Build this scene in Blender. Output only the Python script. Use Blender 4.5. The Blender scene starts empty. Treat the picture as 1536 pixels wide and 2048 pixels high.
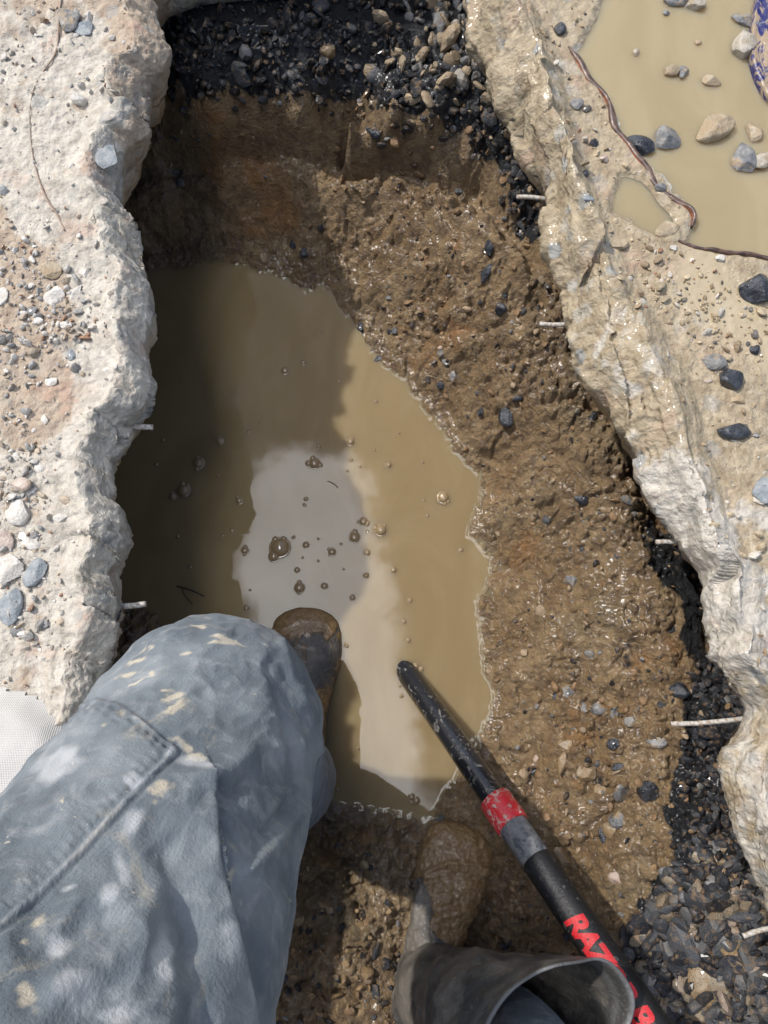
import bpy, math, random
import numpy as np

# ------------------------------------------------------------------ camera, world, sun, exposure
scene = bpy.context.scene
COL = scene.collection
TILT = math.radians(12.0)
F = 1539.0
CT, ST = math.cos(TILT), math.sin(TILT)
H = 1.2
cam_data = bpy.data.cameras.new('camera')
cam = bpy.data.objects.new('camera', cam_data)
COL.objects.link(cam)
cam.location = (0, 0, H)
cam.rotation_euler = (TILT, 0, 0)
cam_data.sensor_fit = 'VERTICAL'
cam_data.sensor_height = 24.0
cam_data.lens = 24.0 * F / 2048.0
cam_data.clip_start = 0.02
cam_data.clip_end = 200
scene.camera = cam

SUN_EL = 51.0       # the light travels to +x and a little to -y
el = math.radians(SUN_EL)
LD = np.array([math.cos(el) * 0.82, -math.cos(el) * 0.57, -math.sin(el)])   # direction the light travels
sun_d = bpy.data.lights.new('sun', 'SUN')
sun_d.energy = 3.9
sun_d.angle = math.radians(1.2)
sun_d.color = (1.0, 0.955, 0.89)
sun = bpy.data.objects.new('sun', sun_d)
COL.objects.link(sun)
from mathutils import Vector, Matrix
sun.rotation_euler = Vector(LD).to_track_quat('-Z', 'Y').to_euler()
sun.location = (-3, 1, 5)

scene.view_settings.view_transform = 'Standard'
scene.view_settings.look = 'None'
scene.view_settings.exposure = 0.0
scene.view_settings.gamma = 1.0
scene.render.engine = 'CYCLES'
scene.cycles.use_denoising = True
scene.cycles.max_bounces = 6
scene.cycles.transparent_max_bounces = 8
scene.cycles.sample_clamp_indirect = 8


class NT:
    """small helper round a node tree"""
    def __init__(s, tree):
        s.t = tree
        s.n = tree.nodes
        s.l = tree.links

    def node(s, kind, **kw):
        n = s.n.new(kind)
        for k, v in kw.items():
            setattr(n, k, v)
        return n

    def put(s, sock, v):
        if isinstance(v, bpy.types.NodeSocket):
            s.l.new(v, sock)
        elif v is not None:
            if hasattr(sock, 'default_value') and isinstance(v, (tuple, list)) and len(v) == 3 and sock.type == 'RGBA':
                v = (*v, 1)
            sock.default_value = v

    def math(s, op, a, b=None, c=None, clamp=False):
        n = s.node('ShaderNodeMath', operation=op, use_clamp=clamp)
        s.put(n.inputs[0], a)
        if b is not None: s.put(n.inputs[1], b)
        if c is not None: s.put(n.inputs[2], c)
        return n.outputs[0]

    def vmath(s, op, a, b=None, scale=None):
        n = s.node('ShaderNodeVectorMath', operation=op)
        s.put(n.inputs[0], a)
        if b is not None: s.put(n.inputs[1], b)
        if scale is not None: s.put(n.inputs['Scale'], scale)
        return n.outputs['Value'] if op in ('LENGTH', 'DOT_PRODUCT', 'DISTANCE') else n.outputs[0]

    def noise(s, scale, detail=4, rough=0.55, co=None, dist=0.0, ntype='FBM'):
        n = s.node('ShaderNodeTexNoise')
        n.noise_type = ntype
        s.put(n.inputs['Scale'], scale); s.put(n.inputs['Detail'], detail)
        s.put(n.inputs['Roughness'], rough); s.put(n.inputs['Distortion'], dist)
        if co is not None: s.put(n.inputs['Vector'], co)
        return n.outputs['Fac']

    def voro(s, scale, co=None, feature='F1', out='Distance', rand=1.0):
        n = s.node('ShaderNodeTexVoronoi', feature=feature)
        s.put(n.inputs['Scale'], scale)
        s.put(n.inputs['Randomness'], rand)
        if co is not None: s.put(n.inputs['Vector'], co)
        return n.outputs[out]

    def step(s, v, lo, hi, a=0.0, b=1.0):
        n = s.node('ShaderNodeMapRange', interpolation_type='SMOOTHSTEP')
        s.put(n.inputs[0], v); s.put(n.inputs[1], lo); s.put(n.inputs[2], hi)
        s.put(n.inputs[3], a); s.put(n.inputs[4], b)
        return n.outputs[0]

    def mix(s, f, a, b, mode='MIX'):
        n = s.node('ShaderNodeMix', data_type='RGBA', blend_type=mode)
        s.put(n.inputs[0], f); s.put(n.inputs[6], a); s.put(n.inputs[7], b)
        return n.outputs[2]

    def attr(s, name, vec=False):
        n = s.node('ShaderNodeAttribute', attribute_name=name)
        return n.outputs['Color'] if vec else n.outputs['Fac']

    def bump(s, h, dist, strength=1.0, normal=None):
        n = s.node('ShaderNodeBump')
        s.put(n.inputs['Height'], h); s.put(n.inputs['Distance'], dist); s.put(n.inputs['Strength'], strength)
        if normal is not None: s.put(n.inputs['Normal'], normal)
        return n.outputs[0]


def material(name):
    m = bpy.data.materials.new(name)
    m.use_nodes = True
    t = NT(m.node_tree)
    t.n.clear()
    t.out = t.node('ShaderNodeOutputMaterial')
    t.p = t.node('ShaderNodeBsdfPrincipled')
    t.l.new(t.p.outputs[0], t.out.inputs[0])
    t.co = t.node('ShaderNodeTexCoord').outputs['Object']
    t.m = m
    return t


def setp(t, **kw):
    names = dict(color='Base Color', rough='Roughness', spec='Specular IOR Level', ior='IOR', normal='Normal', sss='Subsurface Weight',
                 sssr='Subsurface Radius', ssss='Subsurface Scale', coat='Coat Weight', coatr='Coat Roughness', metal='Metallic', sheen='Sheen Weight', coatn='Coat Normal')
    for k, v in kw.items():
        t.put(t.p.inputs[names[k]], v)


# world: clear sky, with one bright cloud nearly overhead and thinner ones round it
world = bpy.data.worlds.new('World')
scene.world = world
world.use_nodes = True
w = NT(world.node_tree)
w.n.clear()
wo = w.node('ShaderNodeOutputWorld')
sky = w.node('ShaderNodeTexSky', sky_type='NISHITA')
sky.sun_disc = False
sky.sun_elevation = el
sky.sun_rotation = math.atan2(-LD[0], -LD[1])
sky.dust_density = 2.0
bg = w.node('ShaderNodeBackground')
w.put(bg.inputs[0], sky.outputs[0]); bg.inputs[1].default_value = 0.15
gen = w.node('ShaderNodeTexCoord').outputs['Generated']
sep = w.node('ShaderNodeSeparateXYZ'); w.put(sep.inputs[0], gen)
zz = w.math('MAXIMUM', sep.outputs[2], 0.02)
X = w.math('DIVIDE', sep.outputs[0], zz)
Y = w.math('DIVIDE', sep.outputs[1], zz)
cmb = w.node('ShaderNodeCombineXYZ'); w.put(cmb.inputs[0], X); w.put(cmb.inputs[1], Y)
P = cmb.outputs[0]
A = (-0.103, 0.215, 0); B = (-0.055, -0.16, 0)
BA = (B[0] - A[0], B[1] - A[1], 0)
L2 = BA[0] ** 2 + BA[1] ** 2
pa = w.vmath('SUBTRACT', P, A)
tt = w.math('DIVIDE', w.vmath('DOT_PRODUCT', pa, BA), L2, clamp=True)
near = w.vmath('SCALE', BA, scale=tt)
dd = w.vmath('LENGTH', w.vmath('SUBTRACT', pa, near))
rad = w.math('MULTIPLY_ADD', tt, 0.03, 0.092)
cn = w.noise(14, 6, 0.6, P)
cd = w.math('SUBTRACT', w.math('ADD', rad, w.math('MULTIPLY_ADD', cn, 0.11, -0.055)), dd)
cm = w.step(cd, -0.012, 0.028)
inner = w.noise(7, 5, 0.55, P)
cb = w.node('ShaderNodeBackground'); w.put(cb.inputs[0], (0.97, 0.97, 1.0))
w.put(cb.inputs[1], w.math('MULTIPLY_ADD', inner, 9.0, 6.4))
far_n = w.noise(1.1, 6, 0.6, P)
fm = w.math('MULTIPLY', w.step(far_n, 0.55, 0.66), w.step(dd, 0.4, 0.8))
fb = w.node('ShaderNodeBackground'); w.put(fb.inputs[0], (0.95, 0.97, 1.0)); fb.inputs[1].default_value = 1.1
ms = w.node('ShaderNodeMixShader'); w.put(ms.inputs[0], fm); w.l.new(bg.outputs[0], ms.inputs[1]); w.l.new(fb.outputs[0], ms.inputs[2])
ms2 = w.node('ShaderNodeMixShader'); w.put(ms2.inputs[0], cm); w.l.new(ms.outputs[0], ms2.inputs[1]); w.l.new(cb.outputs[0], ms2.inputs[2])
w.l.new(ms2.outputs[0], wo.inputs[0])

# ------------------------------------------------------------------ geometry helpers
def ray(px, py):
    px = np.asarray(px, float); py = np.asarray(py, float)
    u = (px - 768) / F; v = (1024 - py) / F
    return np.stack([u, v * CT + ST, -CT + v * ST], -1)

def at(px, py, z):
    """point of the plane at height z that the photo shows at that pixel"""
    d = ray(px, py)
    k = (np.asarray(z) - H) / d[..., 2]
    return np.stack([d[..., 0] * k, d[..., 1] * k, np.broadcast_to(np.asarray(z, float), k.shape)], -1)

def to_px(p):
    q = p - np.array([0, 0, H])
    depth = q[..., 1] * ST - q[..., 2] * CT
    up = q[..., 1] * CT + q[..., 2] * ST
    depth = np.maximum(depth, 0.05)
    return 768 + F * q[..., 0] / depth, 1024 - F * up / depth

def hsh(ix, iy, iz, seed):
    h = (ix.astype(np.uint32) * np.uint32(374761393) + iy.astype(np.uint32) * np.uint32(668265263)
         + iz.astype(np.uint32) * np.uint32(2147483647) + np.uint32(seed) * np.uint32(1274126177))
    h = (h ^ (h >> np.uint32(13))) * np.uint32(1103515245)
    h = h ^ (h >> np.uint32(16))
    return (h & np.uint32(0xFFFFFF)).astype(np.float32) / np.float32(0xFFFFFF)

def noise3(p, seed=0):
    """value noise, -1..1; p (N,2) or (N,3)"""
    p = np.asarray(p, np.float32)
    if p.shape[-1] == 2:
        i = np.floor(p).astype(np.int64); f = p - i; f = f * f * f * (f * (f * 6 - 15) + 10)
        z = np.zeros(len(p), np.int64)
        a = hsh(i[:, 0], i[:, 1], z, seed); b = hsh(i[:, 0] + 1, i[:, 1], z, seed)
        c = hsh(i[:, 0], i[:, 1] + 1, z, seed); d = hsh(i[:, 0] + 1, i[:, 1] + 1, z, seed)
        return 2 * ((a + (b - a) * f[:, 0]) * (1 - f[:, 1]) + (c + (d - c) * f[:, 0]) * f[:, 1]) - 1
    i = np.floor(p).astype(np.int64); f = p - i; f = f * f * (3 - 2 * f)
    r = 0
    for dx in (0, 1):
        wx = f[:, 0] if dx else 1 - f[:, 0]
        for dy in (0, 1):
            wy = f[:, 1] if dy else 1 - f[:, 1]
            for dz in (0, 1):
                wz = f[:, 2] if dz else 1 - f[:, 2]
                r = r + wx * wy * wz * hsh(i[:, 0] + dx, i[:, 1] + dy, i[:, 2] + dz, seed)
    return 2 * r - 1

def fbm(p, scale, octs=4, gain=0.5, seed=0, mode=None):
    p = np.asarray(p) * scale
    a, s, tot = 1.0, 0, 0
    c, sn = math.cos(0.6), math.sin(0.6)
    for o in range(octs):
        n = noise3(p, seed + o * 17)
        if mode == 'billow': n = np.abs(n) * 2 - 1
        elif mode == 'ridge': n = 1 - 2 * np.abs(n)
        s = s + a * n; tot += a; a *= gain
        q = p.copy() if False else np.array(p)
        q[:, 0] = p[:, 0] * c - p[:, 1] * sn; q[:, 1] = p[:, 0] * sn + p[:, 1] * c
        p = q * 2.03 + 11.3
    return s / tot

def worley(p, scale, seed=0):
    p = np.asarray(p) * scale
    i = np.floor(p).astype(np.int64)
    f1 = np.full(len(p), 9.0); f2 = np.full(len(p), 9.0); idv = np.zeros(len(p))
    z = np.zeros(len(p), np.int64)
    for dx in (-1, 0, 1):
        for dy in (-1, 0, 1):
            cx = i[:, 0] + dx; cy = i[:, 1] + dy
            ox = hsh(cx, cy, z, seed); oy = hsh(cx, cy, z + 1, seed)
            d = np.hypot(cx + ox - p[:, 0], cy + oy - p[:, 1])
            nr = d < f1
            f2 = np.where(nr, f1, np.minimum(f2, d))
            idv = np.where(nr, hsh(cx, cy, z + 2, seed), idv)
            f1 = np.where(nr, d, f1)
    return f1, f2, idv

def sstep(x, a, b):
    t = np.clip((x - a) / (b - a), 0, 1)
    return t * t * (3 - 2 * t)

def seg_dist(x, y, poly, closed=False):
    d = np.full(np.shape(x), 1e9)
    pts = list(poly) + ([poly[0]] if closed else [])
    for (ax, ay), (bx, by) in zip(pts[:-1], pts[1:]):
        vx, vy = bx - ax, by - ay
        t = np.clip(((x - ax) * vx + (y - ay) * vy) / (vx * vx + vy * vy + 1e-12), 0, 1)
        d = np.minimum(d, np.hypot(x - ax - t * vx, y - ay - t * vy))
    return d

def inside(x, y, poly):
    r = np.zeros(np.shape(x), bool)
    n = len(poly)
    for k in range(n):
        ax, ay = poly[k]; bx, by = poly[(k + 1) % n]
        if ay == by: continue
        c = ((ay > y) != (by > y)) & (x < (bx - ax) * (y - ay) / (by - ay) + ax)
        r ^= c
    return r

def sdist(x, y, poly):
    """positive inside"""
    d = seg_dist(x, y, poly, True)
    return np.where(inside(x, y, poly), d, -d)

def new_mesh(name, V, Fc, mat=None, smooth=True, attrs=None, parent=None):
    """one mesh object from numpy arrays; Fc is (M,3) or (M,4) or a list of such"""
    me = bpy.data.meshes.new(name)
    V = np.ascontiguousarray(V, np.float32)
    fl = [np.asarray(f) for f in (Fc if isinstance(Fc, list) else [Fc]) if len(f)]
    loops = np.concatenate([f.ravel() for f in fl]).astype(np.int32)
    sizes = np.concatenate([np.full(len(f), f.shape[1]) for f in fl]).astype(np.int32)
    starts = np.concatenate([[0], np.cumsum(sizes)[:-1]]).astype(np.int32)
    me.vertices.add(len(V)); me.vertices.foreach_set('co', V.ravel())
    me.loops.add(len(loops)); me.loops.foreach_set('vertex_index', loops)
    me.polygons.add(len(sizes)); me.polygons.foreach_set('loop_start', starts); me.polygons.foreach_set('loop_total', sizes)
    me.polygons.foreach_set('use_smooth', np.full(len(sizes), smooth))
    me.update(calc_edges=True)
    for k, a in (attrs or {}).items():
        a = np.asarray(a, np.float32)
        if a.ndim == 1:
            at_ = me.attributes.new(k, 'FLOAT', 'POINT'); at_.data.foreach_set('value', a)
        else:
            at_ = me.attributes.new(k, 'FLOAT_VECTOR', 'POINT'); at_.data.foreach_set('vector', np.ascontiguousarray(a).ravel())
    if mat is not None:
        me.materials.append(mat)
    o = bpy.data.objects.new(name, me)
    COL.objects.link(o)
    if parent is not None: o.parent = parent
    return o

def tag(o, label=None, cat=None, group=None, kind=None):
    if label: o['label'] = label
    if cat: o['category'] = cat
    if group: o['group'] = group
    if kind: o['kind'] = kind
    return o

def empty(name, loc=(0, 0, 0)):
    o = bpy.data.objects.new(name, None)
    o.empty_display_size = 0.02
    COL.objects.link(o)
    o.location = loc
    return o

def grid_faces(nr, nc):
    a = np.arange(nr * nc).reshape(nr, nc)
    return np.stack([a[:-1, :-1], a[:-1, 1:], a[1:, 1:], a[1:, :-1]], -1).reshape(-1, 4)

def axis(fine_a, fine_b, step, coarse_a, coarse_b, n=16):
    f = np.arange(fine_a, fine_b + step * .5, step)
    g = (np.geomspace(1, 1 + (fine_a - coarse_a) / (step * 6), n) - 1) * step * 6
    h = (np.geomspace(1, 1 + (coarse_b - fine_b) / (step * 6), n) - 1) * step * 6
    return np.concatenate([(fine_a - g[1:])[::-1], f, f[-1] + h[1:]])

# ------------------------------------------------------------------ materials
def mud_material():
    t = material('wet_mud')
    zone = t.attr('zone')
    wet = t.attr('wet')
    n1 = t.noise(9, 5, 0.6); n1.node.inputs['Vector']
    for_co = t.co
    n1 = t.noise(11, 5, 0.62, for_co)
    n2 = t.noise(60, 5, 0.6, for_co)
    n3 = t.noise(260, 3, 0.6, for_co)
    c = t.mix(t.step(n1, 0.35, 0.68), (0.215, 0.137, 0.063), (0.335, 0.235, 0.128))
    c = t.mix(t.step(n2, 0.42, 0.62, 0.0, 0.6), c, (0.095, 0.056, 0.03))
    c = t.mix(t.step(n3, 0.58, 0.72, 0.0, 0.65), c, (0.46, 0.37, 0.235))
    rust = t.step(t.noise(7, 3, 0.6, t.vmath('ADD', for_co, (7, 3, 1))), 0.58, 0.7, 0.0, 0.55)
    c = t.mix(rust, c, (0.34, 0.16, 0.05))
    olive = t.step(t.noise(8, 4, 0.6, t.vmath('ADD', for_co, (17, 33, 1))), 0.55, 0.68, 0.0, 0.28)
    c = t.mix(olive, c, (0.20, 0.17, 0.10))
    # grit: pale and dark grains
    vcol = t.voro(230, for_co, 'F1', 'Color')
    vd = t.voro(230, for_co, 'F1', 'Distance')
    sc = t.node('ShaderNodeSeparateColor'); t.put(sc.inputs[0], vcol)
    grain = t.math('MULTIPLY', t.step(sc.outputs[0], 0.90, 0.91), t.step(vd, 0.42, 0.3))
    gc = t.mix(sc.outputs[1], (0.04, 0.045, 0.05), (0.40, 0.35, 0.28))
    c = t.mix(grain, c, gc)
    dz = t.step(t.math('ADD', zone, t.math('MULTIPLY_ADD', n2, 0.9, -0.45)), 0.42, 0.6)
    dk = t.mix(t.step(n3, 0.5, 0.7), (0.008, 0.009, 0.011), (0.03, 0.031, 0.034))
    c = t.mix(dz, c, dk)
    rough = t.step(n2, 0.3, 0.7, 0.32, 0.62)
    b = t.bump(t.math('ADD', t.noise(300, 5, 0.7, for_co), t.math('MULTIPLY', t.noise(85, 5, 0.65, for_co, 0.6), 2.2)), 0.006, 1.0)
    setp(t, color=c, rough=rough, spec=0.5, normal=b, coat=t.math('MULTIPLY_ADD', wet, 0.5, 0.22), coatr=0.28)
    return t.m

def slab_material(name, right):
    t = material(name)
    co = t.co
    tan = t.attr('tan'); face = t.attr('face')
    n1 = t.noise(22, 6, 0.66, co); n2 = t.noise(55, 6, 0.65, co); n3 = t.noise(240, 4, 0.6, co)
    pale = t.mix(t.step(n2, 0.35, 0.7), (0.66, 0.61, 0.525), (0.45, 0.405, 0.34))
    if right:
        tanc = t.mix(t.step(n2, 0.38, 0.66), (0.47, 0.385, 0.26), (0.33, 0.255, 0.16))
    else:
        tanc = t.mix(t.step(n2, 0.38, 0.66), (0.52, 0.43, 0.33), (0.39, 0.30, 0.225))
    m = t.step(t.math('ADD', tan, t.math('MULTIPLY_ADD', n1, 1.5, -0.75)), 0.38, 0.62)
    m = t.math('MULTIPLY', m, t.step(t.math('ADD', n2, tan), 0.3, 0.62))
    c = t.mix(m, pale, tanc)
    pink = t.step(t.noise(18, 4, 0.6, t.vmath('ADD', co, (3, 9, 2))), 0.56, 0.7, 0.0, 0.5 if not right else 0.4)
    c = t.mix(pink, c, (0.50, 0.32, 0.24))
    # embedded aggregate: grey blue stones seen in the broken paste
    va = t.node('ShaderNodeTexVoronoi', feature='F1'); t.put(va.inputs['Scale'], 38.0)
    wv = t.vmath('ADD', co, t.vmath('SCALE', t.node('ShaderNodeTexNoise').outputs['Color'], scale=0.0))
    t.put(va.inputs['Vector'], wv)
    sc = t.node('ShaderNodeSeparateColor'); t.put(sc.inputs[0], va.outputs['Color'])
    ag = t.math('MULTIPLY', t.step(sc.outputs[0], 0.74, 0.76), t.step(t.math('ADD', va.outputs['Distance'], t.math('MULTIPLY', n3, 0.25)), 0.58, 0.44))
    agc = t.mix(sc.outputs[1], (0.30, 0.315, 0.315), (0.50, 0.45, 0.36))
    c = t.mix(t.math('MULTIPLY', ag, t.math('MULTIPLY_ADD', face, 0.4, 0.45)), c, agc)
    speck = t.step(t.voro(330, co), 0.16, 0.08, 0.0, 0.55)
    c = t.mix(t.math('MULTIPLY', speck, t.step(n2, 0.45, 0.6)), c, (0.16, 0.13, 0.10))
    grey = t.step(t.noise(22, 5, 0.6, t.vmath('ADD', co, (5, 1, 8))), 0.57, 0.68, 0.0, 0.55)
    c = t.mix(t.math('MULTIPLY', grey, t.math('MULTIPLY_ADD', face, 0.8, 0.25)), c, (0.28, 0.29, 0.29))
    hb = t.math('ADD', t.math('MULTIPLY', n2, 2.0), t.math('ADD', t.noise(300, 5, 0.7, co), t.math('MULTIPLY', t.voro(120, co), 0.8)))
    b = t.bump(hb, 0.0035, 0.9)
    if right:
        rough = t.step(t.noise(30, 4, 0.6, co), 0.35, 0.62, 0.16, 0.6)
        fl = t.attr('film')
        c = t.mix(t.math('MULTIPLY', fl, .75), c, t.mix(t.step(n2, .35, .65), (.36, .295, .185), (.42, .35, .235)))
        b.node.inputs['Strength'].default_value = .9
        t.put(b.node.inputs['Strength'], t.math('MULTIPLY_ADD', fl, -.65, .9))
        setp(t, color=c, rough=rough, spec=0.5, normal=b, coat=0.45, coatr=0.12)
    else:
        setp(t, color=c, rough=0.85, spec=0.3, normal=b)
    return t.m

def water_material(name, c1, c2, spec, film=None):
    t = material(name)
    n = t.noise(5, 4, 0.55, t.vmath('MULTIPLY', t.co, (1.6, 0.8, 1)), 1.2)
    c = t.mix(t.step(n, 0.35, 0.65), c1, c2)
    setp(t, color=c, rough=0.015, ior=1.33, spec=spec, sss=1.0, sssr=(1.0, 0.8, 0.5), ssss=0.06)
    nb = t.bump(t.noise(2.5, 2, 0.5, t.co), 0.006, 0.12)
    setp(t, normal=nb)
    return t.m

def stone_material(name, c1, c2, mud=0.35, rough=(0.3, 0.6), mudc=(0.34, 0.25, 0.15)):
    t = material(name)
    oi = t.node('ShaderNodeObjectInfo')
    off = t.math('MULTIPLY', oi.outputs['Random'], 40.0)
    cv = t.node('ShaderNodeCombineXYZ'); t.put(cv.inputs[0], off)
    co = t.vmath('ADD', t.co, cv.outputs[0])
    n1 = t.noise(90, 5, 0.6, co); n2 = t.noise(420, 4, 0.6, co)
    c = t.mix(t.step(n1, 0.38, 0.64), c1, c2)
    mm = t.math('ADD', t.noise(55, 4, 0.65, t.vmath('ADD', co, (4, 4, 4))), mud - 0.5)
    c = t.mix(t.step(mm, 0.45, 0.58, 0.0, 0.9), c, mudc)
    b = t.bump(t.math('ADD', n2, t.math('MULTIPLY', n1, 1.5)), 0.0018, 0.9)
    setp(t, color=c, rough=t.step(n1, 0.35, 0.65, rough[0], rough[1]), normal=b, coat=0.35, coatr=0.1)
    return t.m

def gravel_material():
    t = material('mixed_gravel')
    c = t.attr('col', True)
    n1 = t.noise(130, 4, 0.6, t.co); n2 = t.noise(500, 3, 0.6, t.co)
    c = t.mix(t.step(n1, 0.5, 0.66, 0.0, 0.55), c, (0.22, 0.14, 0.075))
    setp(t, color=c, rough=t.step(n2, 0.35, 0.65, 0.35, 0.65), normal=t.bump(n2, 0.0022, 0.9), coat=0.15, coatr=0.15, spec=0.4)
    return t.m

M = {}
M['mud'] = mud_material()
M['slab_left'] = slab_material('dry_broken_concrete', False)
M['slab_right'] = slab_material('wet_broken_concrete', True)
M['pool'] = water_material('pool_water', (0.24, 0.178, 0.092), (0.275, 0.21, 0.115), 0.42)
M['puddle'] = water_material('puddle_water', (0.33, 0.268, 0.16), (0.365, 0.30, 0.185), 0.5)
M['black'] = stone_material('black_stone', (0.012, 0.014, 0.019), (0.045, 0.05, 0.06), 0.28, (0.15, 0.4))
M['grey'] = stone_material('grey_stone', (0.12, 0.125, 0.13), (0.26, 0.25, 0.235), 0.42)
M['bluegrey'] = stone_material('blue_grey_stone', (0.20, 0.225, 0.24), (0.33, 0.345, 0.35), 0.3, (0.6, 0.85), (0.55, 0.5, 0.42))
M['tan'] = stone_material('tan_stone', (0.30, 0.235, 0.15), (0.44, 0.36, 0.25), 0.5)
M['pale'] = stone_material('pale_stone', (0.52, 0.48, 0.42), (0.68, 0.64, 0.58), 0.25, (0.6, 0.9), (0.5, 0.4, 0.3))
M['quartz'] = stone_material('pinkish_quartz', (0.40, 0.31, 0.25), (0.52, 0.43, 0.36), 0.4, (0.35, 0.6), (0.36, 0.22, 0.11))
M['gravel'] = gravel_material()
M['palewet'] = stone_material('wet_pale_stone', (0.34, 0.30, 0.235), (0.48, 0.43, 0.36), 0.45, (.2, .5), (0.33, 0.26, 0.165))
M['tanmud'] = stone_material('mud_coated_tan_stone', (0.20, 0.155, 0.10), (0.30, 0.235, 0.16), 0.55, (.2, .5), (0.21, 0.14, 0.07))
M['greymud'] = stone_material('mud_coated_grey_stone', (0.09, 0.092, 0.095), (0.20, 0.195, 0.185), 0.45, (.2, .5), (0.21, 0.145, 0.075))
M['quartzmud'] = stone_material('wet_quartz', (0.30, 0.23, 0.185), (0.40, 0.32, 0.27), 0.45, (.2, .5), (0.28, 0.16, 0.07))

# ------------------------------------------------------------------ trench floor and banks: one sheet of ground
SHORE = [(470, 528), (520, 548), (575, 560), (600, 590), (640, 572), (680, 620), (715, 665), (745, 715), (800, 760), (835, 805),
         (870, 850), (905, 905), (945, 950), (950, 1010), (935, 1075), (966, 1102), (968, 1170), (953, 1200), (960, 1280),
         (965, 1340), (985, 1390), (972, 1432), (948, 1475), (915, 1540), (880, 1590), (855, 1637), (800, 1627), (740, 1618),
         (700, 1608), (645, 1600), (590, 1610), (500, 1500), (400, 1330), (310, 1225), (230, 1195), (110, 1180), (90, 900), (110, 620),
         (200, 560), (300, 545), (380, 540)]
CP = []
for (a, b) in SHORE: CP.append((a, b, 0.0))
cx, cy = 620, 1080
for k, (a, b) in enumerate(SHORE):
    dx, dy = a - cx, b - cy
    L = math.hypot(dx, dy)
    CP.append((a + dx / L * 26, b + dy / L * 26, 0.011))
    CP.append((a - dx / L * 30, b - dy / L * 30, -0.014))
CP += [(500, 900, -.08), (700, 1100, -.07), (500, 700, -.06), (700, 1400, -.05), (850, 1200, -.04), (400, 1100, -.07), (300, 800, -.07),
       (750, 850, -.045), (850, 1400, -.035), (750, 1540, -.022), (600, 1300, -.05),
       (720, 560, .04), (770, 640, .03), (820, 700, .035), (820, 560, .09), (900, 700, .085), (1000, 800, .10), (1100, 850, .12),
       (1180, 900, .16), (1235, 960, .165), (1000, 600, .15), (1080, 650, .18), (1130, 760, .17),
       (900, 400, .165), (1000, 450, .19), (1050, 560, .185), (800, 430, .115), (720, 480, .065), (1040, 385, .21), (1080, 500, .21),
       (850, 330, .15), (770, 350, .115), (960, 360, .165), (930, 300, .20), (1010, 360, .2), (860, 250, .225), (780, 235, .22),
       (700, 250, .19), (600, 230, .19), (450, 225, .19), (330, 235, .16), (700, 320, .10),
       (400, 400, .055), (500, 350, .08), (600, 350, .095), (650, 450, .055), (450, 480, .018), (300, 450, .045), (240, 380, .08), (300, 300, .12),
       (400, 150, .235), (600, 150, .235), (800, 150, .25), (900, 100, .255), (950, 200, .25), (1000, 270, .235), (700, 50, .27), (500, 50, .27),
       (350, 50, .26), (330, -50, .28), (600, -50, .28), (900, -50, .28), (600, -300, .28),
       (1100, 1100, .085), (1200, 1100, .13), (1290, 1110, .17), (1335, 1190, .18), (1260, 1010, .17), (1365, 1290, .175),
       (1300, 980, .10), (1350, 1090, .10), (1410, 1190, .11), (1415, 1290, .12),
       (1100, 1300, .09), (1200, 1300, .13), (1300, 1370, .155), (1360, 1450, .17), (1250, 1500, .145), (1100, 1500, .09), (1350, 1600, .18),
       (1430, 1450, .17), (1440, 1600, .19), (1460, 1720, .21), (1300, 1750, .17), (1200, 1700, .13), (1050, 1600, .055), (1100, 1750, .075),
       (1400, 1900, .19), (1520, 1980, .23), (1250, 1900, .13), (1000, 1500, .03),
       (900, 1700, .012), (750, 1700, .035), (650, 1800, .05), (800, 1900, .035), (700, 2000, .06), (1040, 1850, .05), (950, 2048, .03),
       (1100, 2200, .08), (600, 2200, .08), (900, 2300, .07),
       (250, 1290, .03), (230, 1370, .06), (300, 1450, .045), (450, 1680, .03), (550, 1800, .05), (200, 1650, .12)]
cw = at([c[0] for c in CP], [c[1] for c in CP], [c[2] for c in CP])
extra = [(-.6, y, .2) for y in np.arange(-1.2, 1.6, .3)] + [(-.85, y, .26) for y in np.arange(-1.2, 1.6, .3)] + \
        [(.85 , y, .26) for y in np.arange(-1.2, 1.6, .3)] + [(x, -1.3, .1) for x in (-.3, 0, .3)] + [(x, -1.7, .26) for x in (-.6, -.2, .2, .6)] + \
        [(x, 1.8, .28) for x in (-.6, -.2, .2, .6)]
cw = np.concatenate([cw, np.array(extra, float)])
D = np.hypot(cw[:, None, 0] - cw[None, :, 0], cw[:, None, 1] - cw[None, :, 1])
rbf_w = np.linalg.solve(D + np.eye(len(cw)) * 2e-3, cw[:, 2])

xs = axis(-.46, .70, .0021, -30, 30, 18)
ys = axis(-.52, 1.22, .0021, -30, 30, 18)
gx, gy = np.meshgrid(xs, ys)
fx, fy = gx.ravel(), gy.ravel()
base = np.zeros(len(fx))
for s in range(0, len(fx), 60000):
    e = s + 60000
    dd_ = np.sqrt((fx[s:e, None] - cw[None, :, 0]) ** 2 + (fy[s:e, None] - cw[None, :, 1]) ** 2)
    base[s:e] = dd_ @ rbf_w
far = sstep(np.maximum(np.abs(fx) - .85, np.maximum(np.abs(fy - .1) - 1.6, 0)), 0, .4)
base = base * (1 - far) + .262 * far
P2 = np.stack([fx, fy], -1)
vx, vy = to_px(np.stack([fx, fy, np.maximum(base, 0)], -1))
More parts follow.
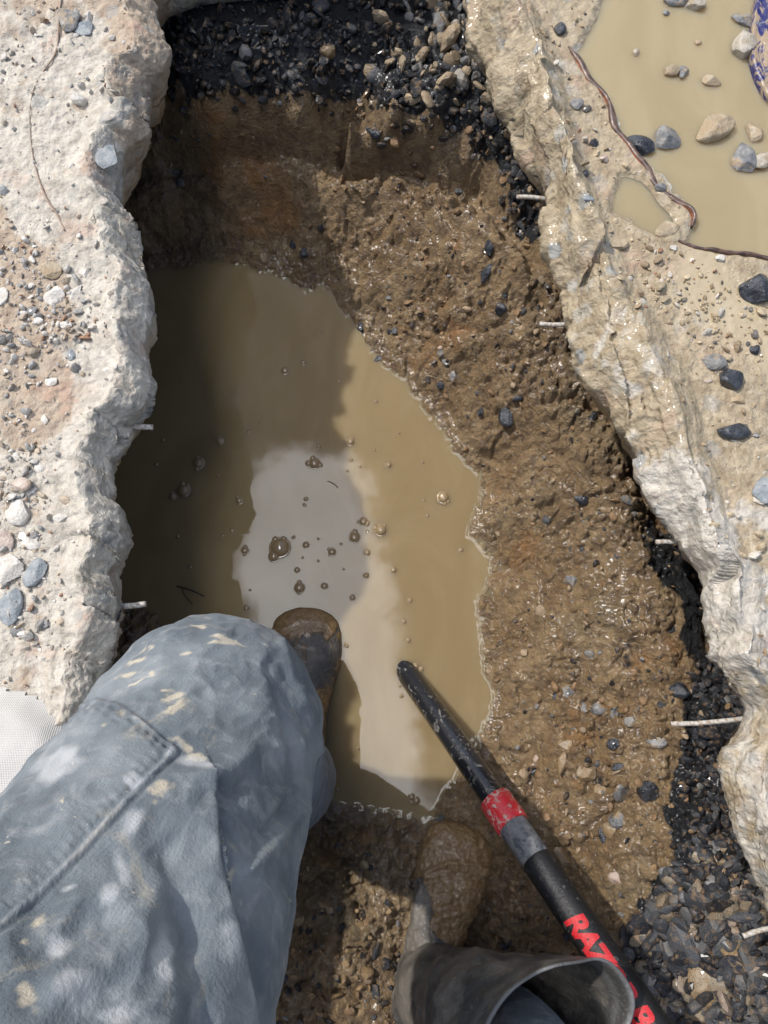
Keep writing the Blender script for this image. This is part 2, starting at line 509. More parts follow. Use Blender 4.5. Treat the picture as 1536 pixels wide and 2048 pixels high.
# black gravel showing through the brown mud, plus shade painted in the slab gap
Z1 = [(250, -300), (960, -300), (1000, 180), (1060, 330), (1100, 470), (1060, 470), (1010, 340), (900, 235), (700, 180), (520, 185), (350, 170), (240, 230)]
Z2 = [(1385, 1320), (1480, 1330), (1500, 1500), (1600, 1800), (1700, 2300), (1290, 2200), (1330, 2040), (1250, 1900), (1290, 1810), (1350, 1740), (1360, 1640), (1350, 1600), (1370, 1500), (1380, 1400)]
Z3 = [(540, 1760), (640, 1770), (760, 1760), (780, 1900), (760, 2060), (700, 2250), (300, 2250), (430, 1800)]
GAP_SHADE = [(1290, 960), (1350, 1070), (1420, 1200), (1440, 1340), (1380, 1330), (1370, 1250), (1310, 1100)]  # gap between bank and right slab: dark colour stands in for its shadow
zone = np.zeros(len(fx))
_nx = 34 * fbm(P2, 22, 3, .6, 901); _ny = 34 * fbm(P2, 22, 3, .6, 902)
vx0, vy0 = vx, vy; vx = vx + _nx; vy = vy + _ny
zone = np.maximum(zone, sstep(sdist(vx, vy, Z1), -25, 25))
zone = np.maximum(zone, sstep(sdist(vx, vy, Z2), -25, 25))
zone = np.maximum(zone, 0.25 * sstep(sdist(vx, vy, Z3), -40, 40))
zone = np.maximum(zone, 0.7 * sstep(sdist(vx, vy, GAP_SHADE), -15, 15))
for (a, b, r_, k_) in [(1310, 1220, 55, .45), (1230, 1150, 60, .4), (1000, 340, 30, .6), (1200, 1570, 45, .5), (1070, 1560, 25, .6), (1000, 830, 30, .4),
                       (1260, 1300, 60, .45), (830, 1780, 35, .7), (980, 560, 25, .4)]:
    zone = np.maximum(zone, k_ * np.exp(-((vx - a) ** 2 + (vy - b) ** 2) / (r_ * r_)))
vx, vy = vx0, vy0
damp = np.clip(np.abs(base) / .022, 0.06, 1) * np.where(base < 0, .3, 1)
n_big = fbm(P2, 16, 3, .5, 3, 'billow') * .015
n_mid = fbm(P2, 42, 3, .55, 9, 'billow') * .0085
wq = P2 + .006 * np.stack([noise3(P2 * 60, 301), noise3(P2 * 60, 302)], -1)
w1, w2, wi = worley(wq, 62, 401)
clod = (sstep(w2 - w1, 0, .45) - .6) * (.3 + wi) * .0042
n_mid = n_mid + clod * sstep(fbm(P2, 11, 2, .5, 402), -.5, .2)
n_fin = fbm(P2, 150, 3, .6, 21, 'billow') * .0040
crk = fbm(P2, 26, 3, .5, 77, 'ridge')
crack = -sstep(crk, .55, .8) * .009
GRV = [([(290, 330), (420, 300), (560, 285), (700, 315)], 36, .028), ([(690, 330), (800, 315), (900, 345), (990, 400), (1035, 470)], 26, .030), ([(1050, 430), (1065, 520), (1075, 600)], 16, .022), ([(880, 640), (960, 655), (1030, 640)], 12, .016),
       ([(760, 470), (860, 500), (930, 560)], 12, .010), ([(1090, 795), (1190, 805)], 10, .014), ([(1010, 1010), (1110, 1000)], 9, .010), ([(940, 905), (1010, 925), (1060, 900)], 9, .012),
       ([(1080, 1150), (1095, 1240), (1080, 1300)], 8, .008), ([(1050, 1390), (1150, 1370), (1260, 1400)], 8, .007), ([(1040, 1510), (1070, 1500)], 10, .014), ([(1170, 640), (1150, 700)], 12, .012),
       ([(1180, 1250), (1270, 1290), (1330, 1340)], 9, .009), ([(1085, 1720), (1110, 1790)], 10, .010), ([(850, 380), (900, 440), (980, 500)], 9, .010), ([(1120, 900), (1200, 960)], 9, .009),
       ([(640, 1690), (700, 1760), (720, 1850)], 12, .012), ([(1000, 720), (1080, 700)], 8, .009)]
groove = np.zeros(len(fx))
wob = 8 * noise3(P2 * 45, 811); wob2 = 8 * noise3(P2 * 45, 812)
for pth_, wd_, dp_ in GRV:
    groove -= dp_ * np.exp(-(seg_dist(vx + wob, vy + wob2, pth_) / wd_) ** 2)
    groove += dp_ * .45 * np.exp(-(seg_dist(vx + wob, vy + wob2 - wd_ * 2.4, pth_) / (wd_ * 1.3)) ** 2)
smooth_bits = sstep(fbm(P2, 9, 2, .5, 55), .15, .5)
shade_smooth = sstep(680 - vx, 0, 120) * sstep(600 - vy, 0, 60)
rough_k = (1 - .55 * smooth_bits) * (1 - .45 * shade_smooth)
# combed terraces on the upper right bank
terr = np.sin((fx * .55 - fy * 1.0) * 150 + 3 * fbm(P2, 14, 2, .5, 61)) * .0022 * sstep(seg_dist(vx, vy, [(860, 420), (960, 560)]), 110, 30)
z = base + (n_big + (n_mid + n_fin + crack) * rough_k + terr + groove) * damp
shore_n = (n_mid * .35 + n_fin * .5) * np.exp(-(base / .02) ** 2)
z = z + shore_n
z = np.where(base > .012, np.maximum(z, base * .2), z)
z = np.where(base < -.012, np.minimum(z, -.0015), z)
# boot prints and the seats under the feet
z = np.minimum(z, np.where(far > .3, .262, .262))
Zg = z.reshape(gx.shape)
wet = sstep(fbm(P2, 12, 3, .5, 91), -.3, .4)
ground = new_mesh('ground', np.stack([fx, fy, z], -1), grid_faces(len(ys), len(xs)), M['mud'], True, {'zone': zone, 'wet': wet})
tag(ground, kind='structure')

def hf(x, y):
    i = np.clip(np.searchsorted(xs, x) - 1, 0, len(xs) - 2); j = np.clip(np.searchsorted(ys, y) - 1, 0, len(ys) - 2)
    fx_ = np.clip((x - xs[i]) / (xs[i + 1] - xs[i]), 0, 1); fy_ = np.clip((y - ys[j]) / (ys[j + 1] - ys[j]), 0, 1)
    return (Zg[j, i] * (1 - fx_) + Zg[j, i + 1] * fx_) * (1 - fy_) + (Zg[j + 1, i] * (1 - fx_) + Zg[j + 1, i + 1] * fx_) * fy_

def hit(px, py, z0=.30):
    """where the ray through a pixel of the photo meets the ground"""
    px = np.atleast_1d(np.asarray(px, float)); py = np.atleast_1d(np.asarray(py, float))
    best = at(px, py, np.zeros(len(px)))
    done = np.zeros(len(px), bool)
    for zt in np.arange(z0, -.1, -.003):
        p = at(px, py, np.full(len(px), zt))
        h = hf(p[:, 0], p[:, 1])
        new = (~done) & (h >= zt)
        best[new] = p[new]; done |= new
    best[:, 2] = hf(best[:, 0], best[:, 1])
    return best

def hnormal(p):
    e = .004
    dx = (hf(p[:, 0] + e, p[:, 1]) - hf(p[:, 0] - e, p[:, 1])) / (2 * e)
    dy = (hf(p[:, 0], p[:, 1] + e) - hf(p[:, 0], p[:, 1] - e)) / (2 * e)
    n = np.stack([-dx, -dy, np.ones(len(p))], -1)
    return n / np.linalg.norm(n, axis=1, keepdims=True)

# ------------------------------------------------------------------ muddy pool
wx_ = np.arange(-.56, .26, .0021); wy_ = np.arange(-.34, .80, .0021)
wgx, wgy = np.meshgrid(wx_, wy_)
hx = hf(wgx.ravel(), wgy.ravel())
edge = np.exp(-np.clip(-hx, 0, 1) / .0008) * .0010 * (hx < 0.0) + (hx >= 0) * .0010
rip = fbm(np.stack([wgx.ravel(), wgy.ravel()], -1), 7, 2, .5, 5) * .00012
wz = edge + rip
V = np.stack([wgx.ravel(), wgy.ravel(), wz], -1)
FF = grid_faces(len(wy_), len(wx_))
keep = (hx[FF] < .012).any(1)
FF = FF[keep]
used, inv = np.unique(FF, return_inverse=True)
pool = new_mesh('water', V[used], inv.reshape(FF.shape), M['pool'], True)
tag(pool, kind='structure')

# ------------------------------------------------------------------ broken concrete slabs
R_EDGE = [(900, -500), (930, -120), (940, 0), (930, 90), (975, 160), (985, 230), (1020, 262), (1040, 320), (1078, 385), (1082, 440), (1085, 520), (1122, 595), (1132, 700),
          (1150, 760), (1195, 820), (1235, 890), (1260, 930), (1257, 968), (1285, 1010), (1318, 1055), (1345, 1100), (1398, 1150), (1402, 1220), (1416, 1270),
          (1410, 1310), (1450, 1365), (1476, 1415), (1438, 1500), (1440, 1580), (1450, 1640), (1485, 1720), (1508, 1800), (1536, 1870), (1590, 2000), (1620, 2120), (1700, 2600)]
R_CREST = [(1000, -500), (1020, 0), (1080, 120), (1110, 260), (1165, 420), (1225, 560), (1290, 680), (1345, 800), (1370, 900), (1400, 1000), (1440, 1100), (1460, 1230), (1480, 1330),
           (1500, 1400), (1505, 1500), (1505, 1600), (1520, 1700), (1545, 1800), (1600, 1900), (1640, 2000), (1660, 2120), (1740, 2600)]
L_EDGE = [(1100, -500), (930, -190), (780, -140), (640, -105), (520, -100), (420, -90), (350, -65), (303, 0), (306, 40), (345, 122), (335, 160), (300, 178), (290, 230), (290, 275), (240, 362), (236, 390), (250, 440), (272, 480), (277, 520), (300, 562),  # stretch across the top, out of view, is added to shade the gravel
          (311, 612), (305, 680), (301, 770), (290, 822), (255, 858), (246, 890), (222, 922), (222, 1000), (240, 1022), (260, 1078), (255, 1102),
          (225, 1150), (240, 1200), (228, 1260), (218, 1330), (210, 1420), (190, 1500), (180, 2200), (170, 2600)]
TOPZ = .38

def slab(name, edge_px, ze, crest_px, sign, mat, w_default):
    e = at([p[0] for p in edge_px], [p[1] for p in edge_px], ze)
    o = np.argsort(e[:, 1])
    sy = axis(-.42, 1.05, .0024, -3.2, 3.2, 12)
    xe = np.interp(sy, e[o, 1], e[o, 0])
    s2 = np.stack([sy, sy * 0 + sign * 3.3], -1)
    xe = xe + fbm(s2, 60, 3, .6, 5) * .0035 + fbm(s2, 220, 2, .6, 15) * .0012
    if crest_px is not None:
        c = at([p[0] for p in crest_px], [p[1] for p in crest_px], TOPZ)
        oc = np.argsort(c[:, 1])
        wd = np.abs(np.interp(sy, c[oc, 1], c[oc, 0]) - xe)
        wd = np.maximum(wd, .015)
    else:
        wd = w_default * (1 + .5 * fbm(s2, 12, 3, .5, 8))
    # profile: u in far..top..chamfer..face..under
    d_top = np.concatenate([np.array([3.4, 2.4, 1.6, 1.1, .8, .62]), np.arange(.52, 0.0, -.0025)])
    nt, nch, nf, nu = len(d_top), 34, 20, 6
    rows = []
    VX, VZ, FW = [], [], []
    for k in range(nt):
        VX.append(wd + d_top[k]); VZ.append(np.full(len(sy), TOPZ)); FW.append(np.zeros(len(sy)) + (0.0 if d_top[k] > .03 else (1 - d_top[k] / .03) * .5))
    for k in range(nch):
        u = (k) / (nch - 1)
        VX.append(wd * (1 - u)); VZ.append(np.full(len(sy), TOPZ - (TOPZ - ze) * (u ** 1.35))); FW.append(np.full(len(sy), .5 + .5 * min(1, u * 4)))
    for k in range(1, nf + 1):
        u = k / nf
        VX.append(.030 * u * u * np.ones(len(sy))); VZ.append(np.full(len(sy), ze - (ze - .266) * u)); FW.append(np.ones(len(sy)))
    for k in range(1, nu + 1):
        u = k / nu
        VX.append(.03 + 1.5 * u * u * np.ones(len(sy))); VZ.append(np.full(len(sy), .266)); FW.append(np.zeros(len(sy)))
    VX = np.array(VX); VZ = np.array(VZ); FW = np.array(FW)
    VY = np.broadcast_to(sy, VX.shape).copy()
    VXw = xe[None, :] - sign * -1 * 0 + (VX * sign) * 1.0
    p3 = np.stack([VXw.ravel(), VY.ravel(), VZ.ravel()], -1)
    fw = FW.ravel()
    return sy, p3, fw, VX.shape

def facets(p, sc, seed):
    """blocky broken-rock relief: flat facets of random tilt meeting in sharp edges"""
    q = np.stack([p[:, 0] * 1.0 + p[:, 2] * .9, p[:, 1] - p[:, 2] * .5], -1)
    q = (q + .005 * np.stack([noise3(q * 45, seed + 1), noise3(q * 45, seed + 2)], -1)) * sc
    i = np.floor(q).astype(np.int64); zz_ = np.zeros(len(q), np.int64)
    best = np.full(len(q), -9.0)
    # highest of several tilted planes wins: convex blocks, as fracture leaves them
    for dx in (-1, 0, 1):
        for dy in (-1, 0, 1):
            cx_ = i[:, 0] + dx; cy_ = i[:, 1] + dy
            ox = cx_ + hsh(cx_, cy_, zz_, seed) - q[:, 0]; oy = cy_ + hsh(cx_, cy_, zz_ + 1, seed) - q[:, 1]
            g1 = hsh(cx_, cy_, zz_ + 3, seed) - .5; g2 = hsh(cx_, cy_, zz_ + 4, seed) - .5
            h = (hsh(cx_, cy_, zz_ + 2, seed) - .5) * .9 + g1 * ox * 2.6 + g2 * oy * 2.6 - np.maximum(np.hypot(ox, oy) - .5, 0) * .9
            best = np.maximum(best, h)
    return best + .35

# puddle outlines on the right slab
PUD = [(1250, -120), (1195, 10), (1175, 60), (1142, 108), (1160, 140), (1185, 165), (1205, 195), (1225, 230), (1232, 262), (1262, 300), (1285, 330), (1320, 352), (1342, 385),
       (1375, 420), (1384, 440), (1372, 470), (1352, 488), (1400, 500), (1450, 512), (1500, 514), (1540, 524), (1700, 540), (1900, 300), (1900, -200)]
PUD2 = [(1240, 345), (1275, 345), (1300, 365), (1325, 400), (1360, 440), (1345, 470), (1320, 478), (1290, 468), (1250, 440), (1215, 425), (1222, 395)]
pud_w = [tuple(q[:2]) for q in at([p[0] for p in PUD], [p[1] for p in PUD], .378)]
pud2_w = [tuple(q[:2]) for q in at([p[0] for p in PUD2], [p[1] for p in PUD2], .378)]

# --- left slab
sy, p3, fw, shp = slab('concrete_slab', L_EDGE, .345, None, -1, None, .030)
q2 = p3[:, :2]
relief = fbm(p3, 30, 4, .6, 31) * .0045 + fbm(q2, 110, 3, .6, 35, 'billow') * .0024
chip = facets(p3, 24, 70) * .008 + facets(p3, 60, 74) * .003
lump = facets(p3, 11, 76) * .012
dz_ = relief + chip * np.clip(fw * 1.5, 0.25, 1) + lump * fw * .6
under = p3[:, 2] < .2665
vx, vy = to_px(p3)
tan_l = .36 + .5 * sstep(seg_dist(vx, vy, [(230, -50), (300, 120), (300, 300)]), 90, 20) + .55 * sstep(seg_dist(vx, vy, [(-40, 480), (60, 620), (60, 800)]), 130, 40) \
    + .3 * sstep(seg_dist(vx, vy, [(-50, 0), (120, 0)]), 80, 10) - .35 * sstep(seg_dist(vx, vy, [(60, 420), (30, 300)]), 90, 20) - .3 * sstep(seg_dist(vx, vy, [(220, 620), (200, 1300)]), 130, 30)
P = p3.copy()
P[:, 2] += np.where(under, 0, dz_)
fx_l = facets(p3, 34, 71) * .007 + facets(p3, 90, 72) * .0025
fx_l -= fx_l[fw > .8].mean() - .002
P[:, 0] += np.where(under, 0, fbm(p3, 70, 3, .6, 50) * .002 * fw + fx_l * fw)
left_top = (p3, dz_, shp)
slabL = new_mesh('concrete_slab', P, grid_faces(*shp)[:, ::-1], M['slab_left'], True, {'tan': tan_l, 'face': fw})
tag(slabL, 'dry whitish concrete slab with a crumbled broken edge, left of the trench', 'concrete slab')

# --- right slab
sy, p3r, fwr, shr = slab('concrete_slab', R_EDGE, .315, R_CREST, 1, None, .05)
relief = fbm(p3r, 22, 4, .55, 131) * .0038 + fbm(p3r[:, :2], 110, 3, .6, 135, 'billow') * .0022
q_s = p3r * np.array([1.0, .6, 1.0])
chip = facets(q_s, 19, 170) * .014 + facets(p3r, 46, 175) * .005
lump = facets(p3r, 9, 176) * .013
d1 = sdist(p3r[:, 0], p3r[:, 1], pud_w); d2 = sdist(p3r[:, 0], p3r[:, 1], pud2_w)
pd = np.maximum(d1, d2)
topw = 1 - np.clip(fwr * 1.4, 0, 1)
dzr = relief * (1 - .35 * sstep(pd, -.02, .01)) + chip * np.clip(fwr * 1.5, .08, 1) + lump * fwr * .7
bank = sstep(pd, -.10, -.005)
dzr = dzr * (1 - .5 * bank * topw)
vx, vy = to_px(p3r)
film = sstep(seg_dist(vx + 40 * noise3(p3r[:, :2] * 22, 611), vy + 40 * noise3(p3r[:, :2] * 22, 612), [(1400, 560), (1470, 600), (1560, 680), (1600, 800)]), 95, 40)
film = film * (1 - fwr)
dzr = dzr * (1 - .6 * film)
pdn = pd + .004 * fbm(p3r[:, :2], 90, 3, .6, 620)
dzr = dzr - .0105 * sstep(pdn, -.004, .016) + .0012 * sstep(-np.abs(pd + .004), -.006, 0)
underr = p3r[:, 2] < .2665
vx, vy = to_px(p3r)
tan_r = .75 - .5 * sstep(vy, 820, 1000) * sstep(1330 - vy, 0, 150) * fwr - .28 * sstep(vy, 900, 1200) - .22 * sstep(seg_dist(vx, vy, [(1245, 610), (1170, 740), (1250, 800)]), 22, 8)
lip = sstep(d1, .0005, .002) * sstep(.0075 + .003 * noise3(p3r * 120, 66) - d1, 0, .002) * sstep(vy, 80, 120) * sstep(445 - vy, 0, 12)
tan_r = tan_r + .5 * film - 1.4 * lip
Pr = p3r.copy()
Pr[:, 2] += np.where(underr, 0, dzr)
fx_r = facets(p3r, 30, 171) * .0075 + facets(p3r, 80, 172) * .0025
fx_r -= fx_r[fwr > .8].mean() - .002
Pr[:, 0] += np.where(underr, 0, fbm(p3r, 60, 3, .6, 150) * .003 * fwr - fx_r * fwr)
slabR = new_mesh('concrete_slab', Pr, grid_faces(*shr), M['slab_right'], True, {'tan': tan_r, 'face': fwr, 'film': film})
tag(slabR, 'wet tan concrete slab with a rocky sloping broken edge, right of the trench', 'concrete slab')

# puddle water on the right slab
PZ = .3765
a_ = np.arange(.20, 1.0, .004); b_ = np.arange(.22, 1.35, .004)
pgx, pgy = np.meshgrid(a_, b_)
pin = np.maximum(sdist(pgx.ravel(), pgy.ravel(), pud_w), sdist(pgx.ravel(), pgy.ravel(), pud2_w))
Vp = np.stack([pgx.ravel(), pgy.ravel(), np.full(pgx.size, PZ)], -1)
Fp = grid_faces(len(b_), len(a_))
Fp = Fp[(pin[Fp] > -.004).any(1)]
us, iv_ = np.unique(Fp, return_inverse=True)
puddle = new_mesh('puddle', Vp[us], iv_.reshape(Fp.shape), M['puddle'], True)
tag(puddle, kind='structure')

# ------------------------------------------------------------------ rocks
import bmesh
_ico = {}
def ico(n):
    if n not in _ico:
        bm = bmesh.new(); bmesh.ops.create_icosphere(bm, subdivisions=n, radius=1)
        _ico[n] = (np.array([v.co[:] for v in bm.verts]), np.array([[v.index for v in f.verts] for f in bm.faces]))
        bm.free()
    return _ico[n]

def rock_shape(seed, sub=4, planes=13, soft=.014, rough=.02):
    """an angular stone of unit size: a ball cut by random planes, edges a little worn"""
    rng = np.random.RandomState(seed)
    V, Fc = ico(sub)
    N = rng.normal(size=(planes, 3)); N /= np.linalg.norm(N, axis=1, keepdims=True)
    d = rng.uniform(.55, .98, planes)
    c = np.maximum(V @ N.T, 1e-3)
    r = d / c
    r = np.concatenate([r, np.full((len(V), 1), 1.05)], 1)
    k = 1 / max(soft, 1e-3)
    r = -np.log(np.exp(-k * np.minimum(r, 3)).sum(1)) / k
    P = V * r[:, None]
    if rough:
        P = P * (1 + rough * (fbm(P + seed, 3.5, 3, .6, seed % 97))[:, None])
    return P, Fc

def rotz(a):
    c, s = math.cos(a), math.sin(a)
    return np.array([[c, -s, 0], [s, c, 0], [0, 0, 1]])

pxL = to_px(P); pxR = to_px(Pr)
def slab_hit(px, py):
    best = None
    for Q, (ax, ay) in ((P, pxL), (Pr, pxR)):
        m = (np.abs(ax - px) < 6) & (np.abs(ay - py) < 6) & (Q[:, 2] > .3)
        if m.any():
            k = np.where(m)[0]; zt = np.median(Q[k, 2])
            q = at(px, py, zt)
            if best is None or q[2] > best[2]: best = q
    if best is None: best = at(px, py, TOPZ)
    return best

def stone(px, py, wpx, hpx, rot, mat, label, where='slab', name='stone', cat='stone', group=None, flat=.62, seed=None, planes=13):
    if where == 'ground': b = hit(px, py)[0]; zb = b[2]
    elif where == 'puddle': b = at(px, py, PZ); zb = PZ
    else: b = slab_hit(px, py); zb = b[2]
    dist = np.linalg.norm(b - np.array([0, 0, H]))
    k = dist / F / 2
    sx, sy_ = wpx * k, hpx * k
    seed = seed or int(px * 7 + py * 13)
    V, Fc = rock_shape(seed, 4, planes)
    lo, hi = V.min(0), V.max(0); V = (V - (lo + hi) / 2) / ((hi - lo) / 2)
    sz = min(sx, sy_) * flat
    V = V * np.array([sx, sy_, sz]) @ rotz(math.radians(rot)).T
    sink = .42 if where == 'ground' else .35 if where != 'slab' else .24
    if where == 'puddle' and mat == 'pale': mat = 'palewet'
    if where == 'ground': mat = {'pale': 'quartzmud', 'tan': 'tanmud', 'grey': 'greymud', 'quartz': 'quartzmud'}.get(mat, mat)
    o = new_mesh(name, V, Fc, M[mat], False)
    if where == 'ground':
        n = hnormal(np.array([b]))[0]
        o.rotation_euler = Vector((0, 0, 1)).rotation_difference(Vector(n * .8 + np.array([0, 0, .3])).normalized()).to_euler()
    else:
        n = np.array([0, 0, 1])
    o.location = b + n * sz * (1 - 2 * sink) * .9
    tag(o, label, cat, group)
    return o

